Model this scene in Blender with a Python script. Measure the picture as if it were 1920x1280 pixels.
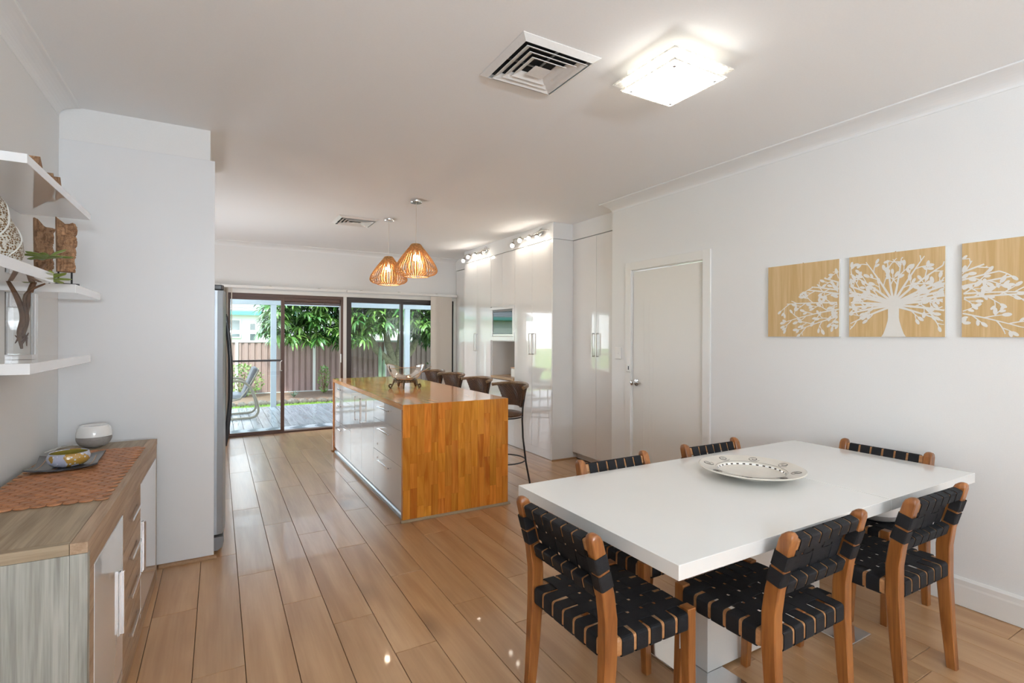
import bpy, bmesh, math, random
from mathutils import Vector, Matrix
PI=math.pi; sin=math.sin; cos=math.cos; R=math.radians
for o in list(bpy.data.objects): bpy.data.objects.remove(o)
S=bpy.context.scene; C=S.collection

# ------------------------------------------------------------ camera
cd=bpy.data.cameras.new('camera'); cam=bpy.data.objects.new('camera',cd); C.objects.link(cam)
cd.sensor_width=36; cd.lens=18.0; cd.shift_y=-10/1920; cd.clip_start=.02; cd.clip_end=200
th=math.atan(551/960)
fw=Vector((sin(th),cos(th),0)); rt=Vector((cos(th),-sin(th),0)); up=Vector((0,0,1))
ro=R(.2); r2=rt*cos(ro)+up*sin(ro); u2=up*cos(ro)-rt*sin(ro)
M=Matrix.Identity(4)
for i in range(3): M[i][0]=r2[i]; M[i][1]=u2[i]; M[i][2]=-fw[i]
M[0][3],M[1][3],M[2][3]=0,0,1.41
cam.matrix_world=M; S.camera=cam
# ------------------------------------------------------------ exposure, world, sun, added fill lights
S.view_settings.view_transform='Standard'; S.view_settings.look='None'; S.view_settings.gamma=1
S.view_settings.use_curve_mapping=False; S.view_settings.exposure=0.39
W=bpy.data.worlds.new('sky'); S.world=W; W.use_nodes=True
nt=W.node_tree; nt.nodes.clear()
wo=nt.nodes.new('ShaderNodeOutputWorld'); bg=nt.nodes.new('ShaderNodeBackground')
tc=nt.nodes.new('ShaderNodeTexCoord'); sx=nt.nodes.new('ShaderNodeSeparateXYZ'); cr=nt.nodes.new('ShaderNodeValToRGB')
nt.links.new(tc.outputs['Generated'],sx.inputs[0]); nt.links.new(sx.outputs['Z'],cr.inputs[0])
cr.color_ramp.elements[0].position=0.0; cr.color_ramp.elements[0].color=(.93,.96,1,1)
cr.color_ramp.elements[1].position=.8; cr.color_ramp.elements[1].color=(.62,.78,1,1)
nt.links.new(cr.outputs[0],bg.inputs[0]); nt.links.new(bg.outputs[0],wo.inputs[0])
bg.inputs[1].default_value=5.2
sd=bpy.data.lights.new('sun','SUN'); sd.energy=6.0; sd.angle=R(4); sd.color=(1,.95,.86)
so=bpy.data.objects.new('sun',sd); C.objects.link(so); so.rotation_euler=(R(42),0,R(-28))
def area(name,loc,rot,sx_,sy_,e,col=(1,1,1)):
    l=bpy.data.lights.new(name,'AREA'); l.shape='RECTANGLE'; l.size=sx_; l.size_y=sy_; l.energy=e; l.color=col
    o=bpy.data.objects.new(name,l); C.objects.link(o); o.location=loc; o.rotation_euler=rot; return o
area('fill_rear',(.5,-3.14,1.8),(R(90),0,0),1.2,.5,1.5,(.78,.91,1))       # weak added fill at the unseen rear opening
area('fill_side_up',(-.70,-1.7,1.25),(R(155),0,R(-90)),1.1,.4,26,(.78,.89,1)) # added fill aimed up, inside the added left window
area('fill_kitchen_up',(-.70,6.3,1.25),(R(138),0,R(-90)),1.9,.4,14,(.97,.97,1)) # added fill that lifts the kitchen ceiling, below the added window
area('fill_rear_up',(.5,-3.06,1.52),(R(158),0,0),1.2,.3,150,(.82,.91,1)) # added fill aimed up to brighten the dining ceiling
cy=S.cycles
cy.max_bounces=10; cy.diffuse_bounces=5; cy.glossy_bounces=4; cy.transmission_bounces=6; cy.transparent_max_bounces=12
cy.caustics_reflective=False; cy.caustics_refractive=False; cy.use_denoising=True; cy.sample_clamp_indirect=6
try: cy.use_light_tree=True
except Exception: pass

# ------------------------------------------------------------ materials
MT={}
def newmat(n):
    m=bpy.data.materials.new(n); m.use_nodes=True; MT[n]=m; return m, m.node_tree, m.node_tree.nodes['Principled BSDF']
def plain(n,col,rough=.5,metal=0,coat=0,bump=0,bscale=80,var=0,spec=None,emit=None,es=0,trans=0,alpha=None,ior=None):
    m,t,b=newmat(n); b.inputs['Base Color'].default_value=(*col,1); b.inputs['Roughness'].default_value=rough
    b.inputs['Metallic'].default_value=metal; b.inputs['Coat Weight'].default_value=coat; b.inputs['Coat Roughness'].default_value=.02
    if spec is not None: b.inputs['Specular IOR Level'].default_value=spec
    if emit: b.inputs['Emission Color'].default_value=(*emit,1); b.inputs['Emission Strength'].default_value=es
    if trans: b.inputs['Transmission Weight'].default_value=trans
    if ior: b.inputs['IOR'].default_value=ior
    if bump or var:
        c=t.nodes.new('ShaderNodeTexCoord'); nz=t.nodes.new('ShaderNodeTexNoise'); nz.inputs['Scale'].default_value=bscale; nz.inputs['Detail'].default_value=5
        t.links.new(c.outputs['Object'],nz.inputs['Vector'])
        if bump:
            bp=t.nodes.new('ShaderNodeBump'); bp.inputs['Strength'].default_value=bump; bp.inputs['Distance'].default_value=.002
            t.links.new(nz.outputs['Fac'],bp.inputs['Height']); t.links.new(bp.outputs[0],b.inputs['Normal'])
        if var:
            r=t.nodes.new('ShaderNodeValToRGB'); r.color_ramp.elements[0].color=(*[max(0,c_*(1-var)) for c_ in col],1); r.color_ramp.elements[1].color=(*[min(1,c_*(1+var)) for c_ in col],1)
            r.color_ramp.elements[0].position=.3; r.color_ramp.elements[1].position=.7
            t.links.new(nz.outputs['Fac'],r.inputs[0]); t.links.new(r.outputs[0],b.inputs['Base Color'])
    return m
def wood(n,dark,light,axis=1,dist=1.6,scale=1.0,rough=.4,coat=0,stretch=.12,rand=.25,knots=0,fine=.5,dirt=None,hue=0):
    """grain runs along axis; each object shifts the pattern and the tone a little"""
    m,t,b=newmat(n); N=t.nodes.new; L=t.links.new
    c=N('ShaderNodeTexCoord'); oi=N('ShaderNodeObjectInfo'); ad=N('ShaderNodeVectorMath'); ad.operation='MULTIPLY_ADD'
    cx=N('ShaderNodeCombineXYZ')
    for k in range(3): L(oi.outputs['Random'],cx.inputs[k])
    ad.inputs[1].default_value=(1,1,1)
    sc=N('ShaderNodeVectorMath'); sc.operation='SCALE'; sc.inputs['Scale'].default_value=37.0; L(cx.outputs[0],sc.inputs[0])
    L(c.outputs['Object'],ad.inputs[0]); L(sc.outputs[0],ad.inputs[2])
    mp=N('ShaderNodeMapping'); v=[scale*9]*3; v[axis]=scale*9*stretch; mp.inputs['Scale'].default_value=v; L(ad.outputs[0],mp.inputs[0])
    n1=N('ShaderNodeTexNoise'); n1.inputs['Scale'].default_value=1.2; n1.inputs['Detail'].default_value=6; n1.inputs['Distortion'].default_value=dist; L(mp.outputs[0],n1.inputs['Vector'])
    mp2=N('ShaderNodeMapping'); v2=[scale*120]*3; v2[axis]=scale*4; mp2.inputs['Scale'].default_value=v2; L(ad.outputs[0],mp2.inputs[0])
    n2=N('ShaderNodeTexNoise'); n2.inputs['Scale'].default_value=1; n2.inputs['Detail'].default_value=3; L(mp2.outputs[0],n2.inputs['Vector'])
    mx=N('ShaderNodeMath'); mx.operation='MULTIPLY_ADD'; mx.inputs[1].default_value=fine*.5; L(n2.outputs['Fac'],mx.inputs[0]); L(n1.outputs['Fac'],mx.inputs[2])
    mm=N('ShaderNodeMath'); mm.operation='SUBTRACT'; mm.inputs[1].default_value=fine*.25; L(mx.outputs[0],mm.inputs[0])
    rp=N('ShaderNodeValToRGB'); rp.color_ramp.elements[0].position=.33; rp.color_ramp.elements[1].position=.68
    rp.color_ramp.elements[0].color=(*dark,1); rp.color_ramp.elements[1].color=(*light,1); L(mm.outputs[0],rp.inputs[0])
    hs=N('ShaderNodeHueSaturation'); L(rp.outputs[0],hs.inputs['Color'])
    mr=N('ShaderNodeMapRange'); mr.inputs['To Min'].default_value=1-rand; mr.inputs['To Max'].default_value=1+rand*.7; L(oi.outputs['Random'],mr.inputs[0]); L(mr.outputs[0],hs.inputs['Value'])
    if hue:
        m2=N('ShaderNodeMath'); m2.operation='MULTIPLY'; m2.inputs[1].default_value=17.3; L(oi.outputs['Random'],m2.inputs[0])
        fr=N('ShaderNodeMath'); fr.operation='FRACT'; L(m2.outputs[0],fr.inputs[0])
        m3=N('ShaderNodeMapRange'); m3.inputs['To Min'].default_value=.5-hue; m3.inputs['To Max'].default_value=.5+hue; L(fr.outputs[0],m3.inputs[0]); L(m3.outputs[0],hs.inputs['Hue'])
    out=hs.outputs[0]
    if knots:
        vo=N('ShaderNodeTexVoronoi'); vo.inputs['Scale'].default_value=1.0
        mp3=N('ShaderNodeMapping'); v3=[knots*1.6]*3; v3[axis]=knots*.8; mp3.inputs['Scale'].default_value=v3; L(ad.outputs[0],mp3.inputs[0]); L(mp3.outputs[0],vo.inputs['Vector'])
        kr=N('ShaderNodeValToRGB'); kr.color_ramp.elements[0].position=.0; kr.color_ramp.elements[0].color=(.35,.3,.27,1); kr.color_ramp.elements[1].position=.17; kr.color_ramp.elements[1].color=(1,1,1,1)
        L(vo.outputs['Distance'],kr.inputs[0]); mu=N('ShaderNodeMix'); mu.data_type='RGBA'; mu.blend_type='MULTIPLY'; mu.inputs[0].default_value=.75
        L(out,mu.inputs[6]); L(kr.outputs[0],mu.inputs[7]); out=mu.outputs[2]
    L(out,b.inputs['Base Color']); b.inputs['Roughness'].default_value=rough; b.inputs['Coat Weight'].default_value=coat; b.inputs['Coat Roughness'].default_value=.04
    bp=N('ShaderNodeBump'); bp.inputs['Strength'].default_value=.12; bp.inputs['Distance'].default_value=.001; L(n2.outputs['Fac'],bp.inputs['Height']); L(bp.outputs[0],b.inputs['Normal'])
    return m
def thin_glass(n,tint=(.97,.99,.98),refl=1.0):
    m=bpy.data.materials.new(n); m.use_nodes=True; t=m.node_tree; t.nodes.clear(); MT[n]=m
    o=t.nodes.new('ShaderNodeOutputMaterial'); mix=t.nodes.new('ShaderNodeMixShader'); tr=t.nodes.new('ShaderNodeBsdfTransparent'); gl=t.nodes.new('ShaderNodeBsdfGlossy'); fr=t.nodes.new('ShaderNodeFresnel')
    tr.inputs[0].default_value=(*tint,1); gl.inputs['Roughness'].default_value=.0; fr.inputs[0].default_value=1.45
    mu=t.nodes.new('ShaderNodeMath'); mu.operation='MULTIPLY'; mu.inputs[1].default_value=refl
    t.links.new(fr.outputs[0],mu.inputs[0]); t.links.new(mu.outputs[0],mix.inputs[0]); t.links.new(tr.outputs[0],mix.inputs[1]); t.links.new(gl.outputs[0],mix.inputs[2]); t.links.new(mix.outputs[0],o.inputs[0]); return m
plain('wall_paint',(.855,.855,.845),.75,bump=.05,bscale=180,var=.012)
plain('ceiling_paint',(.91,.92,.925),.9,bump=.04,bscale=120,var=.01)
plain('cornice_paint',(.89,.90,.90),.7,bump=.02)
plain('trim_paint',(.85,.84,.81),.35,bump=.02,bscale=60)
plain('door_paint',(.80,.78,.735),.35,bump=.02,bscale=60)
plain('panel_white',(.83,.84,.85),.35,bump=.01,bscale=40)
plain('gloss_white',(.85,.835,.815),.12,coat=1,var=.008,bscale=3)
plain('cabinet_white',(.83,.82,.80),.3,var=.01,bscale=4)
plain('shelf_gloss',(.86,.87,.88),.08,coat=1,var=.005)
plain('table_white',(.88,.88,.855),.18,coat=.6,var=.01,bscale=4)
plain('table_edge',(.66,.71,.76),.3,coat=.2)
plain('chrome',(.82,.82,.83),.08,metal=1,var=.01)
plain('brushed_steel',(.60,.57,.53),.3,metal=1,bump=.1,bscale=300)
plain('fridge_steel',(.40,.44,.48),.38,metal=.6,bump=.06,bscale=260,var=.03)
plain('dark_plastic',(.05,.05,.055),.35,bump=.02)
plain('grey_plastic',(.22,.22,.23),.4,bump=.02)
plain('frame_brown',(.105,.052,.036),.4,bump=.03)
plain('frame_dark',(.05,.04,.038),.4,bump=.03)
plain('webbing',(.012,.012,.014),.75,bump=.7,bscale=420,spec=.3)
plain('seam_dark',(.10,.06,.035),.8,var=.1)
plain('black_metal',(.02,.018,.018),.4,bump=.05)
plain('bronze',(.10,.07,.04),.45,metal=.7,bump=.5,bscale=90,var=.4)
plain('white_plastic',(.85,.84,.81),.35,var=.01)
plain('vent_white',(.80,.79,.77),.45,var=.02)
plain('vent_back',(.02,.02,.02),.9,var=.1)
plain('cream_fabric',(.72,.66,.58),.8,bump=.2,bscale=200)
plain('blind_slat',(.70,.64,.57),.7,bump=.15,bscale=150,var=.02)
plain('grey_band',(.33,.31,.29),.55,bump=.2,bscale=60,var=.06)
plain('black_glass',(.015,.018,.02),.03,coat=1,var=.05)
plain('ceramic_cream',(.74,.70,.62),.25,coat=.5,var=.04,bscale=14)
plain('ceramic_black',(.03,.022,.02),.3,coat=.3,var=.2)
plain('ceramic_white',(.9,.9,.88),.2,coat=.5,var=.01)
plain('plate_dark',(.035,.037,.042),.3,coat=.4,var=.25,bscale=12)
plain('gold_trim',(.45,.24,.10),.4,metal=.5,var=.2)
plain('print_white',(.78,.765,.72),.6,var=.01)
plain('canvas_side',(.74,.74,.70),.6,var=.02)
plain('leaf_green',(.22,.30,.055),.35,var=.35,bscale=9)
plain('stem_brown',(.15,.075,.04),.7,bump=.8,bscale=40,var=.4)
plain('root_brown',(.11,.045,.025),.7,bump=.8,bscale=60,var=.4)
plain('fence_sheet',(.29,.205,.185),.5,var=.06,bscale=2)
plain('fence_post',(.62,.66,.63),.5,var=.03)
plain('fence_cap',(.50,.56,.54),.5,var=.05)
plain('patio_paint',(.36,.39,.41),.5,var=.02)
plain('patio_roof',(.75,.76,.76),.6,var=.02)
plain('house_wall',(.40,.42,.41),.7,var=.03)
plain('house_trim',(.06,.24,.22),.5,var=.05)
plain('house_roof',(.19,.19,.19),.8,bump=.4,bscale=20,var=.15)
plain('house_glass',(.08,.10,.11),.1,coat=.5,var=.2)
plain('paving',(.42,.40,.37),.9,bump=.3,bscale=30,var=.15)
plain('soil',(.16,.105,.065),.95,bump=1,bscale=60,var=.5)
plain('rock',(.13,.115,.095),.9,bump=1,bscale=24,var=.4)
plain('grass_base',(.20,.33,.05),.9,bump=1,bscale=90,var=.3)
plain('grass_blade',(.32,.50,.08),.7,var=.3,bscale=3)
plain('lawn_frame',(.22,.195,.145),.4,var=.03)
plain('cushion_grey',(.13,.13,.14),.85,bump=.6,bscale=150,var=.15)
plain('cushion_light',(.24,.25,.27),.85,bump=.6,bscale=150,var=.15)
plain('sticker_white',(.8,.8,.8),.5,var=.01)
plain('sticker_ink',(.05,.05,.05),.6,var=.01)
plain('mango_bark',(.21,.20,.13),.9,bump=1,bscale=18,var=.35)
plain('cactus',(.16,.23,.15),.6,var=.25,bscale=10)
plain('kick_silver',(.42,.45,.48),.28,metal=.7,var=.02)
plain('quad_beige',(.34,.25,.15),.5,var=.08)
plain('quad_brown',(.34,.19,.09),.45,var=.1)
plain('water',(.85,.87,.82),.02,trans=1,ior=1.33,var=0)
thin_glass('window_glass',(.93,.965,.955)); thin_glass('bowl_glass',(.93,.90,.84),1.6); thin_glass('vase_glass',(.975,.98,.98),1.3)
def leafmat(n,c1,c2,rough=.3):
    m,t,b=newmat(n); oi=t.nodes.new('ShaderNodeObjectInfo'); c=t.nodes.new('ShaderNodeTexCoord'); nz=t.nodes.new('ShaderNodeTexNoise'); nz.inputs['Scale'].default_value=2.2
    t.links.new(c.outputs['Object'],nz.inputs['Vector']); ad=t.nodes.new('ShaderNodeMath'); ad.operation='ADD'; t.links.new(oi.outputs['Random'],ad.inputs[0]); t.links.new(nz.outputs['Fac'],ad.inputs[1])
    hf=t.nodes.new('ShaderNodeMath'); hf.operation='MULTIPLY'; hf.inputs[1].default_value=.55; t.links.new(ad.outputs[0],hf.inputs[0])
    r=t.nodes.new('ShaderNodeValToRGB'); r.color_ramp.elements[0].color=(*c1,1); r.color_ramp.elements[1].color=(*c2,1); r.color_ramp.elements[0].position=.25; r.color_ramp.elements[1].position=.85
    t.links.new(hf.outputs[0],r.inputs[0]); t.links.new(r.outputs[0],b.inputs['Base Color']); b.inputs['Roughness'].default_value=rough
    b.inputs['Subsurface Weight'].default_value=0; return m
leafmat('mango_leaf',(.02,.085,.018),(.15,.27,.06),.24)
leafmat('shrub_leaf',(.08,.22,.04),(.34,.50,.12),.4)
wood('floor_oak',(.40,.215,.095),(.56,.335,.17),axis=1,dist=.5,scale=.8,rough=.30,coat=.12,stretch=.10,rand=.08,knots=1.1,fine=.45)
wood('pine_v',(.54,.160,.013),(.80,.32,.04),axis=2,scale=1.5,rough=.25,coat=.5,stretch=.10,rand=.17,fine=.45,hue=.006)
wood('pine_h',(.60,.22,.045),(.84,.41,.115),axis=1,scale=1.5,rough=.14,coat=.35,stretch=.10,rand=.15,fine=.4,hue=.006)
wood('teak',(.19,.060,.012),(.36,.135,.034),axis=2,scale=2,rough=.35,coat=.25,stretch=.1,rand=.1,fine=.4)
wood('teak_rail',(.42,.19,.07),(.58,.30,.13),axis=0,scale=2,rough=.4,stretch=.1,rand=.1,fine=.4)
wood('sonoma_y',(.27,.20,.125),(.44,.345,.235),axis=1,scale=1.6,rough=.5,stretch=.06,rand=.03,fine=.8)
wood('sonoma_x',(.27,.20,.125),(.44,.345,.235),axis=0,scale=1.6,rough=.5,stretch=.06,rand=.03,fine=.8)
wood('sonoma_z',(.23,.23,.20),(.44,.44,.395),axis=2,scale=1.6,rough=.5,stretch=.06,rand=.03,fine=.9)
wood('sonoma_front',(.33,.215,.13),(.50,.36,.245),axis=1,scale=1.6,rough=.5,stretch=.06,rand=.03,fine=.8)
wood('mat_wood',(.33,.13,.05),(.50,.22,.095),axis=0,scale=4,rough=.45,stretch=.3,rand=.2,fine=.3)
wood('art_wood',(.56,.37,.16),(.68,.49,.26),axis=2,scale=2.2,rough=.5,stretch=.05,rand=.05,fine=.6)
wood('carved_wood',(.19,.10,.05),(.46,.27,.15),axis=2,scale=5,rough=.8,stretch=.25,rand=.05,fine=.9)
wood('deck_timber',(.235,.255,.275),(.38,.41,.43),axis=1,scale=.8,rough=.22,coat=.3,stretch=.1,rand=.12,fine=.5)
wood('bench_timber',(.45,.25,.12),(.62,.40,.22),axis=1,scale=2,rough=.3,stretch=.1,rand=.05,fine=.4)
wood('cane_brown',(.035,.013,.006),(.15,.065,.025),axis=2,scale=8,rough=.45,coat=.1,stretch=.3,rand=.1,fine=.9)
wood('rattan_rail',(.13,.07,.03),(.30,.18,.09),axis=1,scale=6,rough=.35,coat=.3,stretch=.3,rand=.1,fine=.9)
def emis(n,col,s):
    m=bpy.data.materials.new(n); m.use_nodes=True; t=m.node_tree; t.nodes.clear(); o=t.nodes.new('ShaderNodeOutputMaterial'); e=t.nodes.new('ShaderNodeEmission'); e.inputs[0].default_value=(*col,1); e.inputs[1].default_value=s
    t.links.new(e.outputs[0],o.inputs[0]); MT[n]=m
emis('lamp_panel',(1,.96,.90),8.6); emis('bulb_warm',(1,.82,.60),380); emis('spot_lamp',(1,.90,.78),62); emis('lamp_panel_side',(1,.92,.76),1.0)
# bamboo-like lamp shade ribs and inner cane drum: light passes through
def translucent(n,col,f):
    m=bpy.data.materials.new(n); m.use_nodes=True; t=m.node_tree; t.nodes.clear(); o=t.nodes.new('ShaderNodeOutputMaterial'); a=t.nodes.new('ShaderNodeBsdfDiffuse'); b=t.nodes.new('ShaderNodeBsdfTranslucent'); x=t.nodes.new('ShaderNodeMixShader')
    c=t.nodes.new('ShaderNodeTexCoord'); nz=t.nodes.new('ShaderNodeTexNoise'); nz.inputs['Scale'].default_value=60; t.links.new(c.outputs['Object'],nz.inputs['Vector'])
    r=t.nodes.new('ShaderNodeValToRGB'); r.color_ramp.elements[0].color=(*[v*.7 for v in col],1); r.color_ramp.elements[1].color=(*col,1); r.color_ramp.elements[0].position=.4; r.color_ramp.elements[1].position=.6; t.links.new(nz.outputs['Fac'],r.inputs[0])
    t.links.new(r.outputs[0],a.inputs[0]); t.links.new(r.outputs[0],b.inputs[0]); x.inputs[0].default_value=f; t.links.new(a.outputs[0],x.inputs[1]); t.links.new(b.outputs[0],x.inputs[2]); t.links.new(x.outputs[0],o.inputs[0]); MT[n]=m
translucent('shade_rib',(.72,.40,.17),.25); translucent('shade_cane',(.85,.55,.25),.45); translucent('frost_glass',(.95,.93,.88),.5); translucent('patio_sheet',(.95,.96,.97),.8)
# patterned materials
def ringpat():   # outdoor rug: wavy leaf shapes in three greys (flat weave pattern)
    m,t,b=newmat('rug_pattern'); N=t.nodes.new; c=N('ShaderNodeTexCoord'); mp=N('ShaderNodeMapping'); mp.inputs['Scale'].default_value=(2.2,5,1); wv=N('ShaderNodeTexWave'); wv.inputs['Scale'].default_value=.5; wv.inputs['Distortion'].default_value=5; wv.inputs['Detail'].default_value=0
    t.links.new(c.outputs['Object'],mp.inputs[0]); t.links.new(mp.outputs[0],wv.inputs['Vector']); r=N('ShaderNodeValToRGB'); r.color_ramp.interpolation='CONSTANT'
    r.color_ramp.elements[0].color=(.10,.12,.13,1); r.color_ramp.elements[1].color=(.20,.22,.23,1); r.color_ramp.elements[1].position=.25
    e=r.color_ramp.elements.new(.6); e.color=(.36,.38,.39,1)
    t.links.new(wv.outputs['Fac'],r.inputs[0]); t.links.new(r.outputs[0],b.inputs['Base Color']); b.inputs['Roughness'].default_value=.9
    nz=N('ShaderNodeTexNoise'); nz.inputs['Scale'].default_value=300; bp=N('ShaderNodeBump'); bp.inputs['Strength'].default_value=.5; t.links.new(nz.outputs['Fac'],bp.inputs['Height']); t.links.new(bp.outputs[0],b.inputs['Normal'])
ringpat()
def splash():    # glazed bowl: lavender grey with ochre patches and white drops
    m,t,b=newmat('splash_glaze'); N=t.nodes.new; L=t.links.new; c=N('ShaderNodeTexCoord')
    nz=N('ShaderNodeTexNoise'); nz.inputs['Scale'].default_value=16; nz.inputs['Detail'].default_value=1; L(c.outputs['Object'],nz.inputs['Vector'])
    r=N('ShaderNodeValToRGB'); r.color_ramp.interpolation='CONSTANT'; r.color_ramp.elements[0].color=(.46,.48,.60,1); r.color_ramp.elements[1].color=(.46,.26,.05,1); r.color_ramp.elements[1].position=.56; L(nz.outputs['Fac'],r.inputs[0])
    vo=N('ShaderNodeTexVoronoi'); vo.inputs['Scale'].default_value=70; L(c.outputs['Object'],vo.inputs['Vector']); r2_=N('ShaderNodeValToRGB'); r2_.color_ramp.interpolation='CONSTANT'; r2_.color_ramp.elements[0].color=(1,1,1,1); r2_.color_ramp.elements[1].color=(0,0,0,1); r2_.color_ramp.elements[1].position=.30; L(vo.outputs['Distance'],r2_.inputs[0])
    mx=N('ShaderNodeMix'); mx.data_type='RGBA'; L(r2_.outputs[0],mx.inputs[0]); L(r.outputs[0],mx.inputs[6]); mx.inputs[7].default_value=(.70,.72,.78,1); L(mx.outputs[2],b.inputs['Base Color']); b.inputs['Roughness'].default_value=.15; b.inputs['Coat Weight'].default_value=.8
splash(); plain('glaze_olive',(.30,.24,.05),.2,coat=.6,var=.1)
def lattice():   # pierced white lattice with amber holes
    m,t,b=newmat('lattice_ceramic'); N=t.nodes.new; L=t.links.new; c=N('ShaderNodeTexCoord'); vo=N('ShaderNodeTexVoronoi'); vo.inputs['Scale'].default_value=150; vo.inputs['Randomness'].default_value=.55; L(c.outputs['Object'],vo.inputs['Vector'])
    r=N('ShaderNodeValToRGB'); r.color_ramp.elements[0].color=(.16,.08,.02,1); r.color_ramp.elements[1].color=(.55,.53,.47,1); r.color_ramp.elements[0].position=.40; r.color_ramp.elements[1].position=.52; L(vo.outputs['Distance'],r.inputs[0]); L(r.outputs[0],b.inputs['Base Color'])
    bp=N('ShaderNodeBump'); bp.inputs['Strength'].default_value=1; bp.inputs['Distance'].default_value=.004; L(r.outputs[0],bp.inputs['Height']); L(bp.outputs[0],b.inputs['Normal']); b.inputs['Roughness'].default_value=.6
lattice()

# ------------------------------------------------------------ mesh helpers
class MB:
    def __init__(s): s.v=[]; s.f=[]; s.sm=False
    def box(s,x0,x1,y0,y1,z0,z1):
        n=len(s.v); s.v+=[(x,y,z) for z in (z0,z1) for x,y in ((x0,y0),(x1,y0),(x1,y1),(x0,y1))]
        s.f+=[tuple(n+i for i in q) for q in ((3,2,1,0),(4,5,6,7),(0,1,5,4),(1,2,6,5),(2,3,7,6),(3,0,4,7))]; return s
    def quad(s,*p):
        n=len(s.v); s.v+=[tuple(q) for q in p]; s.f.append(tuple(range(n,n+len(p)))); return s
    def prism(s,poly,h0,h1,axis=2):
        """poly of 2D points extruded on axis"""
        def P(a,b,h): return {0:(h,a,b),1:(a,h,b),2:(a,b,h)}[axis]
        n=len(s.v); k=len(poly); s.v+=[P(a,b,h0) for a,b in poly]+[P(a,b,h1) for a,b in poly]
        s.f+=[tuple(n+i for i in range(k-1,-1,-1)),tuple(n+k+i for i in range(k))]
        s.f+=[(n+i,n+(i+1)%k,n+k+(i+1)%k,n+k+i) for i in range(k)]; return s
    def rings(s,R_,closed_ends=True,loop=False):
        n=len(s.v); k=len(R_[0])
        for r in R_: s.v+=[tuple(p) for p in r]
        m=len(R_)
        for j in range(m if loop else m-1):
            a=n+j*k; b=n+((j+1)%m)*k
            for i in range(k): s.f.append((a+i,a+(i+1)%k,b+(i+1)%k,b+i))
        if closed_ends and not loop: s.f+=[tuple(n+i for i in range(k-1,-1,-1)),tuple(n+(m-1)*k+i for i in range(k))]
        return s
    def lathe(s,prof,seg=32,c=(0,0,0),open_=False):
        n=len(s.v); k=seg
        for r,z in prof:
            for i in range(k): a=2*PI*i/k; s.v.append((c[0]+r*cos(a),c[1]+r*sin(a),c[2]+z))
        for j in range(len(prof)-1):
            a=n+j*k; b=a+k
            for i in range(k): s.f.append((a+i,a+(i+1)%k,b+(i+1)%k,b+i))
        if not open_:
            if prof[0][0]>1e-5: s.f.append(tuple(n+i for i in range(k-1,-1,-1)))
            if prof[-1][0]>1e-5: s.f.append(tuple(n+(len(prof)-1)*k+i for i in range(k)))
        s.sm=True; return s
    def tube(s,pts,r,seg=8,loop=False,flat=1.0):
        pts=[Vector(p) for p in pts]; m=len(pts); rs=r if isinstance(r,(list,tuple)) else [r]*m; RR=[]; prev=None
        for i,p in enumerate(pts):
            if loop: t=pts[(i+1)%m]-pts[i-1]
            else: t=pts[min(i+1,m-1)]-pts[max(i-1,0)]
            t.normalize()
            if prev is None:
                a=Vector((0,0,1)) if abs(t.z)<.9 else Vector((1,0,0)); u=t.cross(a).normalized()
            else:
                u=(prev-t*prev.dot(t)).normalized()
            prev=u; w=t.cross(u)
            RR.append([p+u*(rs[i]*cos(2*PI*k/seg))+w*(rs[i]*flat*sin(2*PI*k/seg)) for k in range(seg)])
        s.rings(RR,True,loop); s.sm=True; return s
    def sphere(s,c,r,seg=16,ring=10,sz=1):
        s.lathe([(max(1e-6,r*sin(PI*j/ring)),-r*sz*cos(PI*j/ring)) for j in range(ring+1)],seg,c,True); return s
    def mesh(s,name):
        me=bpy.data.meshes.new(name); me.from_pydata(s.v,[],s.f); me.validate(); me.update()
        if s.sm: me.polygons.foreach_set('use_smooth',[True]*len(me.polygons))
        return me
def obj(name,mb,mat,parent=None,world=True,bevel=0,smooth=None,kind=None,label=None,fixn=True):
    me=mb if isinstance(mb,bpy.types.Mesh) else mb.mesh(name)
    if not isinstance(mb,bpy.types.Mesh) and fixn:
        bm=bmesh.new(); bm.from_mesh(me); bmesh.ops.recalc_face_normals(bm,faces=bm.faces)
        if parent is not None and world:
            off=wloc(parent); bmesh.ops.translate(bm,verts=bm.verts,vec=-off)
        bm.to_mesh(me); bm.free()
    if not me.materials: me.materials.append(MT[mat])
    o=bpy.data.objects.new(name,me); C.objects.link(o)
    if parent is not None: o.parent=parent
    if bevel:
        md=o.modifiers.new('bevel','BEVEL'); md.width=bevel; md.segments=2; md.limit_method='ANGLE'; md.angle_limit=R(50)
    if getattr(mb,'sm',False):
        try: me.set_sharp_from_angle(angle=R(40))
        except Exception: pass
    if kind: o['kind']=kind
    if label: o['label']=label
    return o
def wloc(o):
    v=Vector((0,0,0))
    while o is not None: v+=o.location; o=o.parent
    return v
def thing(name,label,cat,loc=(0,0,0),rz=0,group=None):
    o=bpy.data.objects.new(name,None); C.objects.link(o); o.location=loc; o.rotation_euler=(0,0,rz); o.empty_display_size=.1
    o['label']=label; o['category']=cat
    if group: o['group']=group
    return o
def tag(o,label,cat,group=None):
    o['label']=label; o['category']=cat
    if group: o['group']=group
    return o
def struct(name,mb,mat,parent=None,bevel=0,**k):
    o=obj(name,mb,mat,parent,bevel=bevel,**k)
    if parent is None: o['kind']='structure'
    return o
def copy_tree(o,parent=None):
    c=o.copy(); C.objects.link(c)
    if parent is not None: c.parent=parent
    for ch in list(o.children): copy_tree(ch,c)
    return c
def B(*a): return MB().box(*a)

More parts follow.
